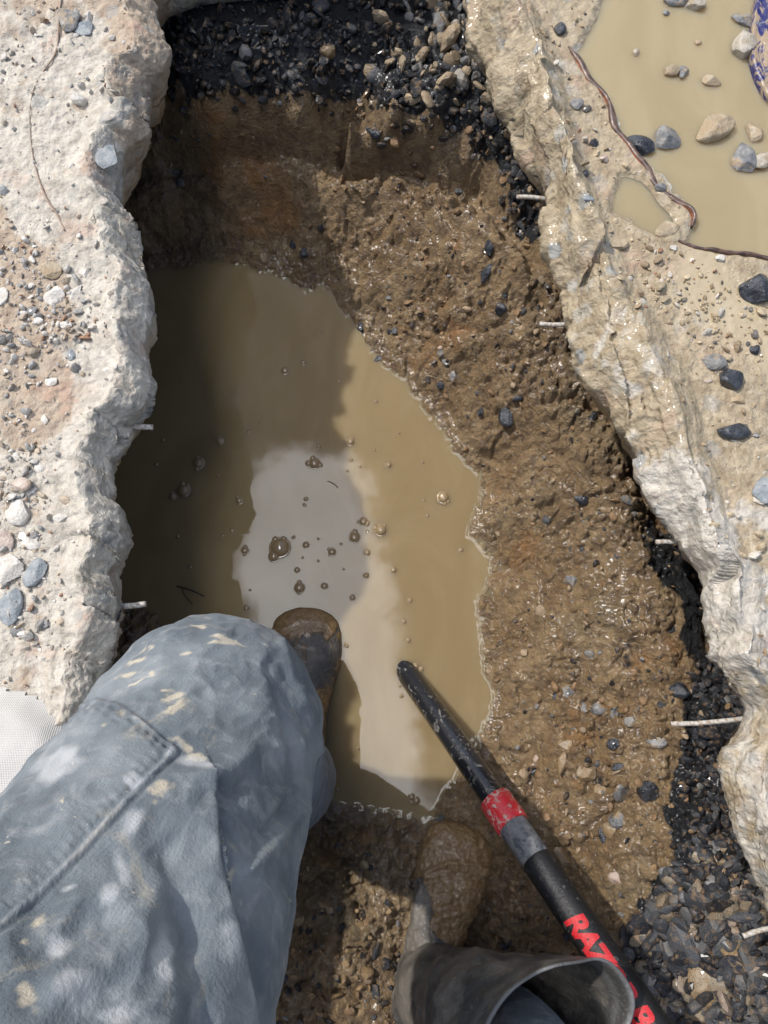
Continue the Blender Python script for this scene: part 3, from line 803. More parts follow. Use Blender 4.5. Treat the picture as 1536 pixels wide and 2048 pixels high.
PU = 'puddle'; GR = 'ground'; SL = 'slab'
GP = 'stones in the puddle'; GL = 'stones on the left slab'; GS = 'stones on the right slab'; GM = 'stones pressed into the mud'
STONES = [
 (1278, 293, 54, 36, -15, 'black', PU, 'glossy black rounded stone touching the dark strip at the puddle edge', GP),
 (1332, 277, 44, 46, 10, 'grey', PU, 'grey angular stone just right of the glossy black stone at the puddle edge', GP),
 (1426, 260, 70, 46, 32, 'tan', PU, 'largest blocky tan chunk standing out of the puddle', GP),
 (1508, 266, 26, 38, 0, 'tan', PU, 'small upright brown lump right of the largest tan chunk', GP),
 (1483, 318, 38, 56, 6, 'grey', PU, 'upright grey stone below and right of the largest tan chunk', GP),
 (1521, 325, 44, 30, 25, 'pale', PU, 'pale angular stone cut by the right frame edge, next to the upright grey stone', GP),
 (1343, 142, 26, 24, 0, 'tan', PU, 'knobbly orange-brown crumb in open water, left one of a touching pair', GP),
 (1367, 147, 18, 24, 0, 'grey', PU, 'small greyish crumb in open water, right one of a touching pair', GP),
 (1423, 163, 32, 22, -15, 'tan', PU, 'small three-cornered brown stone alone above the largest tan chunk', GP),
 (1352, 3, 42, 22, 0, 'grey', PU, 'dark grey stone at the top frame edge over the puddle', GP),
 (1389, 10, 32, 26, 20, 'pale', PU, 'pale grey stone near the top frame edge, right of a dark grey one', GP),
 (1484, 40, 36, 20, -25, 'grey', PU, 'dark bluish stone sticking out of the puddle left of the blue blade', GP),
 (1487, 92, 42, 52, 0, 'pale', PU, 'crumbly pale lump of mortar against the blue blade', GP),
 (1332, 27, 12, 10, 0, 'grey', PU, 'tiny grey pebble below the dark grey stone at the top frame edge', GP),
 (1396, 86, 12, 10, 0, 'tan', PU, 'tiny brown pebble in the upper middle of the puddle', GP),
 (1272, 106, 12, 14, 0, 'pale', PU, 'tiny pale pebble near the upper left shore of the puddle', GP),
 (1332, 462, 46, 32, 15, 'tan', PU, 'flat pale brown stone half sunk at the tip of the small puddle', GP),
 (1320, 376, 20, 16, 0, 'grey', SL, 'small grey pebble on the white rim beside the dark strip', GS),
 (1119, 60, 22, 24, 0, 'black', SL, 'small black pointed stone near the top left of the right slab', GS),
 (1152, 211, 26, 24, 0, 'grey', SL, 'dark grey crumb beside the top of the rocky edge, left of the reddish strip', GS),
 (1187, 287, 16, 16, 0, 'black', SL, 'small black pebble left of the glossy stone on the strip', GS),
 (1170, 348, 12, 15, 0, 'black', SL, 'tiny black pebble in the tan slab face below a slightly larger black one', GS),
 (1207, 318, 15, 15, 0, 'quartz', SL, 'tiny reddish pebble between the two black pebbles and the strip', GS),
 (1177, 400, 20, 14, -30, 'bluegrey', SL, 'small blue grey chip left of the small puddle', GS),
 (1237, 492, 34, 20, 15, 'tan', SL, 'olive brown lump just below the small puddle', GS),
 (1347, 497, 15, 12, 0, 'pale', SL, 'tiny pale pebble at the left end of the lower dark strip', GS),
 (1439, 518, 17, 13, 0, 'pale', SL, 'tiny whitish pebble below the middle of the lower dark strip', GS),
 (1509, 581, 62, 54, 0, 'black', SL, 'largest smooth black stone at the right frame edge below the puddle', GS),
 (1426, 725, 48, 32, -15, 'grey', SL, 'flat grey block touching a dark stone on the wet slab', GS),
 (1458, 761, 46, 44, 20, 'black', SL, 'dark blue-black stone with a muddy lower half touching the flat grey block', GS),
 (1465, 864, 62, 34, -5, 'black', SL, 'long black stone carrying a tiny white pebble', GS),
 (1466, 878, 14, 10, 0, 'pale', SL, 'tiny white pebble at the front of the long black stone', GS),
 (1508, 700, 18, 20, 0, 'black', SL, 'small black cube-like stone near the right frame edge', GS),
 (1526, 985, 44, 48, 30, 'bluegrey', SL, 'blue grey stone cut by the right frame edge, lowest on the wet slab', GS),
 (1474, 801, 26, 14, 5, 'tan', SL, 'thin tan flake below the pair of dark touching stones', GS),
 (1416, 762, 17, 8, 15, 'quartz', SL, 'tiny reddish sliver left of the dark blue-black stone', GS),
 (1511, 871, 11, 8, 0, 'grey', SL, 'tiny grey pebble right of the long black stone', GS),
 (140, 42, 34, 46, 10, 'grey', SL, 'dark grey stone near the top of the left slab beside the thin crack line', GL),
 (167, 58, 32, 30, 0, 'bluegrey', SL, 'light grey stone touching the dark grey one at the top of the left slab', GL),
 (205, 305, 44, 66, 20, 'bluegrey', SL, 'flat blue grey stone set in the edge of the left slab, upper part', GL),
 (24, 1138, 48, 56, 0, 'pale', SL, 'pale spotted stone at the left frame edge above a blue grey slab of stone', GL),
 (71, 1147, 34, 58, -28, 'bluegrey', SL, 'smooth slanting blue grey stone, the one farthest from the left frame edge', GL),
 (22, 1214, 46, 68, 0, 'bluegrey', SL, 'upright oblong blue grey stone at the left frame edge', GL),
 (60, 1083, 48, 28, -25, 'pale', SL, 'pale tongue-shaped stone above the slanting blue grey stone', GL),
 (8, 1087, 40, 46, 0, 'quartz', SL, 'pinkish stone cut by the left frame edge', GL),
 (37, 1262, 28, 20, 0, 'grey', SL, 'small dark grey stone just below the upright oblong one', GL),
 (84, 1250, 26, 20, 0, 'grey', SL, 'small dark rough patch-like stone right of the upright oblong one', GL),
 (36, 1026, 44, 50, 10, 'pale', SL, 'pale forked stone on the left slab above the pinkish one', GL),
 (60, 985, 32, 14, 25, 'pale', SL, 'thin pale sliver above the forked stone', GL),
 (103, 764, 24, 16, 10, 'pale', SL, 'white flake in the tan stain on the left slab, level with the slab bulge', GL),
 (90, 840, 14, 20, 0, 'pale', SL, 'small upright white pebble right of the rusty stain', GL),
 (32, 913, 12, 16, 0, 'pale', SL, 'tiny white pebble below the rusty stain near the left frame edge', GL),
 (80, 936, 20, 20, 0, 'pale', SL, 'round white pebble left of the wire stub side of the slab', GL),
 (123, 1035, 30, 16, 5, 'pale', SL, 'white flat chip right of the forked stone', GL),
 (143, 711, 16, 22, 0, 'bluegrey', SL, 'small blue grey chip in the middle of the left slab', GL),
 (43, 970, 38, 28, 0, 'quartz', SL, 'pinkish rounded stone above the forked one', GL),
 (103, 543, 38, 32, -25, 'tan', SL, 'tan angular stone, highest of the rubble group on the left slab', GL),
 (110, 593, 38, 36, 20, 'pale', SL, 'broad pale stone in the middle of the rubble group on the left slab', GL),
 (150, 587, 18, 38, -25, 'pale', SL, 'narrow pale stone right of the broad pale one', GL),
 (65, 623, 20, 18, 0, 'grey', SL, 'grey pebble at the lower left of the rubble group', GL),
 (45, 628, 18, 14, 0, 'pale', SL, 'pale pebble left of the grey pebble of the rubble group', GL),
 (78, 642, 18, 15, 0, 'pale', SL, 'pale pebble below the grey pebble of the rubble group', GL),
 (132, 650, 24, 14, 0, 'pale', SL, 'white oval pebble, lowest of the rubble group on the left slab', GL),
 (167, 547, 18, 18, 0, 'pale', SL, 'white round pebble, rightmost of the rubble group on the left slab', GL),
 (6, 594, 20, 36, 0, 'pale', SL, 'white stone cut by the left frame edge level with the rubble group', GL),
 (745, 150, 34, 34, 30, 'grey', GR, 'largest grey blue stone in the dark gravel at the top', GM),
 (655, 104, 28, 26, 0, 'tan', GR, 'single tan pebble in the darkest gravel at the top', GM),
 (979, 497, 20, 30, 0, 'black', GR, 'upright black stone on the upper right bank', GM),
 (974, 545, 20, 46, -40, 'black', GR, 'slanting elongated black stone on the upper right bank', GM),
 (746, 269, 34, 16, -30, 'black', GR, 'black stone under the lip of the upper bank', GM),
 (609, 507, 19, 19, 0, 'black', GR, 'right one of two black pebbles above the top of the pool', GM),
 (587, 493, 14, 15, 0, 'black', GR, 'left one of two black pebbles above the top of the pool', GM),
 (722, 657, 15, 22, 0, 'black', GR, 'small black stone at the upper right shore of the pool', GM),
 (1009, 593, 16, 20, 0, 'black', GR, 'dark blue pebble above a bigger black one on the right bank', GM),
 (1002, 620, 24, 24, 0, 'black', GR, 'black stone below the dark blue pebble on the right bank', GM),
 (789, 662, 15, 17, 0, 'black', GR, 'small black chip on the bank right of the upper pool shore', GM),
 (882, 773, 17, 17, 0, 'black', GR, 'round black pebble on the bank right of the pool bend', GM),
 (882, 708, 18, 18, 0, 'grey', GR, 'round grey pebble above the round black one on the bank', GM),
 (908, 754, 18, 24, 0, 'grey', GR, 'small grey flake right of the round black pebble', GM),
 (757, 718, 20, 12, 20, 'black', GR, 'flat black pebble touching the water at the pool bend', GM),
 (960, 826, 12, 18, -25, 'black', GR, 'thin blackish blue sliver on the middle bank', GM),
 (1012, 835, 30, 44, 0, 'black', GR, 'biggest black lump on the middle bank', GM),
 (1036, 800, 26, 18, 0, 'black', GR, 'black chip touching the top of the biggest black lump', GM),
 (1141, 1163, 30, 24, 0, 'grey', GR, 'mauve grey stone alone in the middle of the lower bank', GM),
 (1184, 836, 12, 28, -25, 'black', GR, 'thin black sliver close under the right slab edge', GM),
 (1164, 1000, 30, 24, 0, 'black', GR, 'blackish blue stone on the bank near the deep shadow', GM),
 (1292, 1581, 38, 36, 0, 'black', GR, 'five-sided black stone on the lower right bank', GM),
 (1226, 1489, 24, 21, 0, 'black', GR, 'black round stone above and left of the five-sided one', GM),
 (1234, 1533, 24, 14, 20, 'black', GR, 'flat dark stone between the round black one and the grey slab of stone', GM),
 (1171, 1546, 36, 28, -10, 'tan', GR, 'broad tan flat stone on the lower bank', GM),
 (1124, 1529, 17, 46, -8, 'tan', GR, 'finger-long brown stone on the lower bank', GM),
 (1130, 1490, 34, 20, 0, 'tan', GR, 'wide tan stone above the finger-long brown one', GM),
 (1241, 1585, 30, 48, 15, 'grey', GR, 'tall grey stone left of the five-sided black one', GM),
 (1201, 1579, 26, 30, 0, 'tan', GR, 'tan stone left of the tall grey one', GM),
 (1232, 1638, 32, 32, 0, 'grey', GR, 'blue grey squarish stone below the tall grey one', GM),
 (1221, 1662, 28, 28, 0, 'tan', GR, 'light brown egg-shaped stone under the squarish one', GM),
 (1205, 1672, 14, 28, 10, 'black', GR, 'black sliver left of the egg-shaped stone', GM),
 (1164, 1414, 28, 22, 0, 'grey', GR, 'left one of two pale grey stones under the brown bank', GM),
 (1196, 1418, 30, 24, 0, 'grey', GR, 'right one of two pale grey stones under the brown bank', GM),
 (1228, 1424, 16, 30, 0, 'grey', GR, 'narrow grey stone next to the pair of pale grey stones', GM),
 (1261, 1444, 22, 20, 0, 'grey', GR, 'small grey stone left of the long wire end', GM),
 (1311, 1482, 36, 32, 30, 'grey', GR, 'grey diamond-shaped stone below the long wire end', GM),
 (1357, 1381, 36, 30, 0, 'black', GR, 'dark blue stone above the long wire', GM),
 (1124, 1713, 22, 46, 25, 'tan', GR, 'long pale brown stone beside the black shovel grip', GM),
 (1227, 1753, 26, 22, 0, 'quartz', GR, 'pinkish stone between the shovel grip and the dark gravel', GM),
 (1136, 1383, 20, 26, 20, 'grey', GR, 'grey upright stone above the two pale grey ones', GM),
 (1366, 1846, 36, 72, 28, 'quartz', GR, 'largest pinkish quartz stone in the dark gravel at lower right', GM),
 (1407, 1876, 38, 36, 0, 'quartz', GR, 'round pinkish stone touching the largest quartz stone', GM),
 (1421, 1828, 30, 46, 20, 'quartz', GR, 'rusty pink stone above the round pinkish one', GM),
 (1412, 1962, 64, 72, -25, 'tan', GR, 'biggest grey brown stone near the lower right corner', GM),
 (1403, 2030, 52, 42, 0, 'tan', GR, 'light brown stone at the bottom frame edge in the gravel', GM),
 (1431, 1690, 48, 36, 0, 'grey', GR, 'grey block in the black gravel under the right slab edge', GM),
 (1437, 1723, 30, 17, -15, 'tan', GR, 'small oval brown stone below the grey block', GM),
 (1456, 1748, 38, 32, 0, 'tan', GR, 'olive brown stone below the small oval one', GM),
 (1490, 1779, 20, 20, 0, 'pale', GR, 'pale pebble tight under the right slab edge', GM),
 (1479, 1911, 58, 50, 15, 'tan', GR, 'wide grey brown stone below the lowest wire stub', GM),
 (1370, 1916, 34, 66, 35, 'grey', GR, 'long dark grey slanting flake below the largest quartz stone', GM),
 (1340, 2006, 52, 48, 0, 'grey', GR, 'pale grey broad stone between the shovel grip and the bottom frame edge', GM),
 (1292, 1853, 30, 52, 30, 'grey', GR, 'dark grey slanting flake at the left side of the lower gravel', GM),
 (1447, 1775, 64, 24, -25, 'grey', GR, 'long thin dark flake under the olive brown stone', GM),
]
for (a, b, w_, h_, r_, m_, wh, lab, g_) in STONES:
    stone(a, b, w_, h_, r_, m_, lab, wh, group=g_, flat=(.2 if a == 205 else .42) if g_ == GL else .66, planes=8 + int(a) % 5)

# ------------------------------------------------------------------ gravel: thousands of small stones, one mesh each
TPL = [rock_shape(900 + k, 2, 10, .04, 0) for k in range(14)]
def scatter(name, P0, N0, size, colr, seed, flat=(.4, .8), sink=.25, elong=1.5, align=None, label=None, cat='gravel'):
    rng = np.random.RandomState(seed)
    VV, FF_, CC = [], [], []
    off = 0
    for k in range(len(P0)):
        tv, tf = TPL[rng.randint(len(TPL))]
        q = rng.normal(size=4) * (1 if align is None else .35); 
        if align is not None: q = q + align
        q /= np.linalg.norm(q)
        w_, x_, y_, z_ = q
        R = np.array([[1 - 2 * (y_ * y_ + z_ * z_), 2 * (x_ * y_ - z_ * w_), 2 * (x_ * z_ + y_ * w_)],
                      [2 * (x_ * y_ + z_ * w_), 1 - 2 * (x_ * x_ + z_ * z_), 2 * (y_ * z_ - x_ * w_)],
                      [2 * (x_ * z_ - y_ * w_), 2 * (y_ * z_ + x_ * w_), 1 - 2 * (x_ * x_ + y_ * y_)]])
        s = size[k]
        sc_ = np.array([rng.uniform(1, elong), 1, rng.uniform(*flat)]) * s
        v = (tv * sc_) @ R.T + P0[k] + N0[k] * s * (.55 - sink)
        VV.append(v); FF_.append(tf + off); off += len(v)
        CC.append(np.broadcast_to(colr[k], v.shape))
    o = new_mesh(name, np.concatenate(VV), np.concatenate(FF_), M['gravel'], False, {'col': np.concatenate(CC)})
    tag(o, label, cat, None, 'stuff')
    return o

rng = np.random.RandomState(5)
def in_poly(poly, n, x0, x1, y0, y1, th=-14, sp=17):
    a = rng.uniform(x0, x1, n); b = rng.uniform(y0, y1, n)
    k = sdist(a, b, poly) > th + rng.normal(size=n) * sp
    return a[k], b[k]
def palette(n, cols, wts):
    c = np.array(cols)[rng.choice(len(cols), n, p=np.array(wts) / sum(wts))]
    return c * rng.uniform(.75, 1.25, (n, 1))
BLK = (.016, .018, .023); DG = (.045, .048, .054); GY = (.16, .16, .155); TN = (.30, .235, .155); BR = (.26, .175, .09); PK = (.36, .28, .22); PL = (.42, .39, .34)

a, b = in_poly(Z1, 4200, 180, 1150, -300, 480)
Pz = hit(a, b); Nz = hnormal(Pz)
sz = rng.gamma(2.6, .0013, len(a)) + .0014
lit = sstep(a, 760, 900) * sstep(260 - b, 0, 120)  # sun and shade put into the stone colours: paler at right, darker at left
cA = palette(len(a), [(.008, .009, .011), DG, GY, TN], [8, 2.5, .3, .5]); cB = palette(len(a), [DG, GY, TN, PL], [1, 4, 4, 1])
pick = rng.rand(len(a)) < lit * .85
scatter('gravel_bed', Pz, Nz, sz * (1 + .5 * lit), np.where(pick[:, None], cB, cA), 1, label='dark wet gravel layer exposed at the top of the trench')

a, b = in_poly(Z2, 3000, 1240, 1680, 1320, 2350, 8, 12)
Pz = hit(a, b); Nz = hnormal(Pz)
big = sstep(b, 1650, 1850)
sz = (rng.gamma(5, .0007, len(a)) + .002) * (1 + .9 * big)
cA = palette(len(a), [BLK, DG, GY], [7, 3, .4]); cB = palette(len(a), [BLK, DG, (.10, .10, .10), (.19, .155, .11), (.24, .19, .15)], [4, 5, 2.2, 1.5, .6])
scatter('gravel_bed', Pz, Nz, sz, np.where((rng.rand(len(a)) < big)[:, None], cB, cA), 2, flat=(.4, .75), elong=1.8, align=np.array([1, .2, .1, -.35]),
        label='flaky dark gravel under the right slab edge')

a, b = in_poly(Z3, 500, 420, 900, 1700, 2300)
Pz = hit(a, b); Nz = hnormal(Pz)
scatter('gravel_bed', Pz, Nz, rng.gamma(4, .0008, len(a)) + .0015, palette(len(a), [BLK, DG, BR, TN], [3, 2.5, 5, .4]), 3, sink=.62, label='muddy dark gravel beside the right boot')

# grit over the whole brown bank
n = 6500
a = rng.uniform(180, 1600, n); b = rng.uniform(180, 2300, n)
Pz = hit(a, b)
k = (Pz[:, 2] > .006) & (rng.rand(n) < .25 + .75 * sstep(fbm(Pz[:, :2], 14, 2, .5, 200), -.2, .35))
shade = (a < 680) & (b < 560)
k &= ~(shade & (rng.rand(n) < .7)) & ~((a < 900) & (b > 1640) & (rng.rand(n) < .7))
Pz = Pz[k]
cG = palette(len(Pz), [(.20, .125, .065), (.27, .20, .13), BLK, DG, GY, PK], [7, 2.6, 1.6, 1.4, 1.0, .4])
scatter('grit', Pz, hnormal(Pz), rng.gamma(2.2, .0010, len(Pz)) + .0012, cG, 4, sink=.4, label='brown grit and small pebbles stuck in the mud bank')

# crumbs on the two slabs
def slab_points(Q, FWq, dzq, n, wt, seed):
    r = np.random.RandomState(seed)
    ax, ay = to_px(Q)
    ok = np.where((Q[:, 2] > .33) & (ax > -300) & (ax < 1850) & (ay > -300) & (ay < 2300) & (FWq < .6))[0]
    p = wt[ok]; p = p / p.sum()
    return Q[r.choice(ok, n, p=p)]
vx, vy = to_px(P)
wl = .10 + 1.0 * sstep(seg_dist(vx, vy, [(20, 520), (120, 620), (40, 700)]), 110, 20) + .8 * sstep(seg_dist(vx, vy, [(20, 850), (40, 1100), (80, 1250)]), 90, 20) + .25 * sstep(fbm(P[:, :2], 10, 3, .5, 70), 0, .4)
Q = slab_points(P, fw, dz_, 1900, wl, 8)
cL = palette(len(Q), [(.56, .53, .48), (.44, .36, .27), (.30, .30, .29), (.33, .19, .12)], [5, 3, 1.5, .7])
scatter('rubble_crumbs', Q, np.tile([0, 0, 1.], (len(Q), 1)), np.random.RandomState(3).gamma(1.8, .0009, len(Q)) + .0008, cL, 5, sink=.2, label='small pale crumbs of broken concrete on the left slab')
wr = (.12 + 1.0 * sstep(seg_dist(*to_px(Pr), [(1330, 560), (1440, 640), (1500, 640)]), 100, 20) + .4 * sstep(fbm(Pr[:, :2], 10, 3, .5, 170), 0, .4)) * (np.maximum(d1, d2) < -.004)
Q = slab_points(Pr, fwr, dzr, 1000, wr, 9)
cR = palette(len(Q), [(.45, .37, .25), (.33, .25, .16), (.5, .46, .4), (.12, .11, .10), (.36, .2, .12)], [5, 4, 2, .8, .5])
scatter('rubble_crumbs', Q, np.tile([0, 0, 1.], (len(Q), 1)), np.random.RandomState(4).gamma(1.8, .0009, len(Q)) + .0008, cR, 6, sink=.25, label='wet sandy crumbs on the right slab')

# ------------------------------------------------------------------ wire stubs cut off at the slab edges
def tube_mesh(pts, radii, n=12, cap=True, closed_ends=True):
    pts = np.asarray(pts, float); radii = np.broadcast_to(np.asarray(radii, float), (len(pts),)).copy()
    T = np.gradient(pts, axis=0); T /= np.linalg.norm(T, axis=1, keepdims=True)
    ref = np.array([0, 0, 1.]) if abs(T[0][2]) < .9 else np.array([1., 0, 0])
    u = np.cross(T[0], ref); u /= np.linalg.norm(u)
    th = np.linspace(0, 2 * np.pi, n, endpoint=False)
    V = []
    for k in range(len(pts)):
        u = u - T[k] * (u @ T[k]); u /= np.linalg.norm(u)
        v = np.cross(T[k], u)
        V.append(pts[k] + radii[k] * (np.cos(th)[:, None] * u + np.sin(th)[:, None] * v))
    V = np.concatenate(V)
    a = np.arange(len(pts) * n).reshape(len(pts), n)
    b = np.roll(a, -1, axis=1)
    Q = np.stack([a[:-1], b[:-1], b[1:], a[1:]], -1).reshape(-1, 4)
    tris = []
    if closed_ends:
        c0, c1 = len(V), len(V) + 1
        V = np.concatenate([V, pts[:1], pts[-1:]])
        tris = [[c0, b[0][k], a[0][k]] for k in range(n)] + [[c1, a[-1][k], b[-1][k]] for k in range(n)]
    return V, Q, np.array(tris).reshape(-1, 3)

def spline(pts, n):
    """Catmull-Rom through points"""
    pts = np.asarray(pts, float)
    q = np.concatenate([[2 * pts[0] - pts[1]], pts, [2 * pts[-1] - pts[-2]]])
    out = []
    m = len(pts) - 1
    for t in np.linspace(0, m, n):
        i = min(int(t), m - 1); f = t - i
        p0, p1, p2, p3_ = q[i], q[i + 1], q[i + 2], q[i + 3]
        out.append(.5 * ((2 * p1) + (-p0 + p2) * f + (2 * p0 - 5 * p1 + 4 * p2 - p3_) * f * f + (-p0 + 3 * p1 - 3 * p2 + p3_) * f ** 3))
    return np.array(out)

t = material('dull_wire')
n1 = t.noise(300, 4, 0.6, t.co)
setp(t, color=t.mix(t.step(n1, .4, .65), (.46, .45, .42), (.27, .20, .14)), rough=.6, normal=t.bump(n1, .0008, .8))
M['wire'] = t.m
WIRES = [((306, 855), (220, 858), .335, 'white wire stub on the left slab, the upper one, over the pool'),
         ((292, 1208), (190, 1212), .335, 'white wire stub on the left slab, the lower one, near the knee'),
         ((1033, 394), (1110, 400), .300, 'short white wire stub at the top of the right slab edge beside the dark gravel'),
         ((1079, 648), (1170, 646), .300, 'white wire stub on the upper right slab edge, second from the top on that side'),
         ((1311, 1084), (1400, 1090), .300, 'short blunt wire stub on the right slab edge over the deep shadow'),
         ((1342, 1448), (1500, 1436), .292, 'longest wire stub, slanting out of the right slab over the black gravel'),
         ((1486, 1872), (1580, 1850), .295, 'lowest wire stub on the right slab edge near the lower right corner')]
for k, (p, q, zw, lab) in enumerate(WIRES):
    A_ = at(*p, zw); B_ = at(*q, zw + .004)
    pts = spline([A_, A_ * .6 + B_ * .4 + np.array([0, .0015 * (-1) ** k, 0]), B_], 12)
    V, Qd, Tr = tube_mesh(pts, .0034 if k < 2 else .0028, 12)
    V = V + .0003 * np.stack([noise3(V * 400, 1), noise3(V * 400, 2), noise3(V * 400, 3)], -1)
    tag(new_mesh('wire_stub', V, [Qd, Tr], M['wire']), lab, 'wire', 'wire stubs sticking out of the broken slabs')

# ------------------------------------------------------------------ dark membrane strips bounding the puddle, thin strand on the left slab
t = material('dark_membrane')
n1 = t.noise(120, 4, 0.6, t.co)
c = t.mix(t.step(n1, .42, .6), (.060, .036, .028), (.14, .085, .06))
sidea = t.attr('red')
c = t.mix(t.math('MULTIPLY', t.step(sidea, .4, .6), t.step(n1, .3, .5)), c, (.22, .065, .03))
setp(t, color=c, rough=.4, normal=t.bump(n1, .001, .8), coat=.3)
M['membrane'] = t.m
def strip(path, z0, z1, thick, lab, lean=0.0, red=None):
    pts = spline([at(a_, b_, z0) for a_, b_ in path], 26 * len(path) // 2)
    T = np.gradient(pts, axis=0); T /= np.linalg.norm(T, axis=1, keepdims=True)
    Nn = np.stack([-T[:, 1], T[:, 0], T[:, 2] * 0], -1)
    m = len(pts)
    s = np.linspace(0, 1, m)
    wv = 1 + .35 * noise3(np.stack([s * 14, s * 0], -1), 4)
    tw = thick * wv * np.minimum(1, np.minimum(s, 1 - s) * 14 + .25)
    hh = (z1 - z0) * (1 + .3 * noise3(np.stack([s * 9, s * 0 + 5], -1), 7))
    prof = [(-1, 0), (-1, .8), (-.5, 1), (.5, 1), (1, .8), (1, 0)]
    rows = []
    for (a_, h_) in prof:
        q = pts + Nn * (a_ * tw / 2)[:, None] + Nn * (lean * h_)
        q[:, 2] = z0 + hh * h_
        rows.append(q)
    V = np.stack(rows, 1).reshape(-1, 3)
    rr = np.tile(np.array([1, .9, 0, 0, 0, 0.]), m) if red else np.zeros(m * 6)
    if red:
        rr = rr * np.repeat(sstep(np.abs(np.sin(s * 9)), .3, .7), 6)
    o = new_mesh('membrane_strip', V, grid_faces(m, 6), M['membrane'], True, {'red': rr})
    tag(o, lab, 'strip', 'dark strips along the puddle')
    return o
strip([(1133, 104), (1158, 132), (1175, 165), (1205, 195), (1217, 222), (1226, 262), (1250, 290), (1268, 318), (1292, 345), (1312, 380), (1345, 405), (1372, 422), (1383, 440), (1378, 462)],
      .374, .3845, .0068, 'reddish black buckled strip running between the puddle and the rocky slab edge', red=True)
strip([(1352, 488), (1385, 500), (1420, 506), (1470, 512), (1510, 516), (1536, 524), (1580, 540)],   .374, .3835, .0045, 'thin dark strip below the puddle, running off the right frame edge')
pth = [(134, -60), (120, 20), (114, 100), (90, 140), (68, 180), (60, 240), (68, 320), (90, 390), (115, 430), (130, 462)]
hp = [slab_hit(a_, b_) + np.array([0, 0, .0012]) for a_, b_ in pth]
V, Qd, Tr = tube_mesh(spline(hp, 80), .0009 + .0004 * np.sin(np.linspace(0, 9, 80)), 8)
t = material('thin_root')
setp(t, color=t.mix(t.noise(60, 3, .5, t.co), (.20, .13, .09), (.40, .32, .25)), rough=.7)
M['root'] = t.m
tag(new_mesh('root_strand', V, [Qd, Tr], M['root']), 'thin brown curved strand lying on the upper part of the left slab', 'strand')
for (p, q, lab) in [((353, 1172), (409, 1193), 'dark forked twig floating near the knee in the shaded water'), ((655, 962), (676, 975), 'tiny dark twig floating in the bright reflection')]:
    A_ = at(*p, .0012); B_ = at(*q, .0012)
    V, Qd, Tr = tube_mesh(spline([A_, (A_ + B_) / 2 + np.array([0, .002, 0]), B_], 10), .0011 if p[0] < 400 else .0006, 8)
    if p[0] < 400:
        C_ = at(385, 1208, .0012); V2, Q2, T2 = tube_mesh(spline([A_ * .8 + B_ * .2, (A_ + C_) / 2, C_], 8), .0007, 8)
        Qd = np.concatenate([Qd, Q2 + len(V)]); Tr = np.concatenate([Tr, T2 + len(V)]); V = np.concatenate([V, V2])
    t = M.get('twig')
    if t is None:
        t = material('wet_twig'); setp(t, color=(.03, .022, .015), rough=.4); M['twig'] = t.m
    tag(new_mesh('twig', V, [Qd, Tr], M['twig']), lab, 'twig')

# ------------------------------------------------------------------ bubbles on the pool
t = material('bubble_film')
setp(t, color=(.23, .165, .09), rough=.02, spec=.6, coat=.6, coatr=.01)
M['bubble'] = t.m
BUB = [(560, 1095, 21), (629, 927, 12), (612, 1090, 7), (664, 1104, 8), (709, 1075, 11), (727, 1043, 9), (762, 1060, 13), (734, 1105, 7), (787, 1140, 7), (732, 1151, 6), (594, 1140, 6),
       (599, 1176, 11), (649, 1172, 7), (705, 1195, 6), (777, 930, 7), (887, 995, 13), (701, 883, 9), (855, 1031, 4), (820, 1201, 5), (817, 1281, 5), (922, 1100, 5), (702, 920, 4),
       (637, 893, 5), (612, 998, 5), (609, 1010, 4), (570, 741, 9), (607, 725, 6), (655, 756, 4), (679, 760, 4), (397, 926, 13), (367, 981, 14), (345, 993, 8), (440, 881, 9), (325, 880, 4),
       (312, 928, 5), (479, 1001, 8), (490, 1101, 8), (355, 1073, 4), (380, 1134, 4), (493, 1216, 6), (463, 1060, 4), (498, 863, 4), (823, 1594, 7), (833, 1601, 7), (824, 1605, 5), (808, 1243, 5),
       (636, 1122, 3), (587, 1075, 4), (605, 1115, 3), (687, 1138, 3), (695, 942, 3), (752, 802, 4), (798, 866, 3), (716, 1497, 3), (675, 1580, 3), (694, 1292, 4), (690, 1288, 3),
       (636, 1077, 3), (682, 1088, 3), (735, 1062, 3), (445, 1070, 3), (520, 845, 3), (434, 950, 3), (848, 1000, 3), (846, 924, 3), (749, 900, 3), (720, 933, 3), (644, 666, 4), (500, 1180, 3),
       (832, 1332, 6), (843, 1338, 5), (822, 1333, 4), (803, 1392, 4), (800, 1372, 3)]
BL = {(560, 1095): 'largest bubble cluster on the pool, with a dark centre, above the boot toe', (629, 927): 'round dark bubble at the top of the bright reflection', (709, 1075): 'larger bubble below the middle of the bright reflection, left of a double one',
      (762, 1060): 'wide double bubble right of the middle of the bright reflection', (599, 1176): 'dark bubble just above the tip of the left boot', (887, 995): 'foamy bubble ring nearest the right shore of the pool',
      (701, 883): 'bubble at the top right rim of the bright reflection', (397, 926): 'round bubble highest of the large ones in the dark water at left', (367, 981): 'large foamy bubble in the dark water at left, right one of a pair',
      (345, 993): 'foamy bubble in the dark water at left, left one of a pair', (570, 741): 'bubble in the upper pool beside a paler smaller one', (440, 881): 'faint bubble between the dark water and the bright reflection, upper',
      (727, 1043): 'bubble above and left of the wide double bubble', (777, 930): 'single bubble on the sunlit water right of the bright reflection', (649, 1172): 'small dark bubble right of the one above the boot tip'}
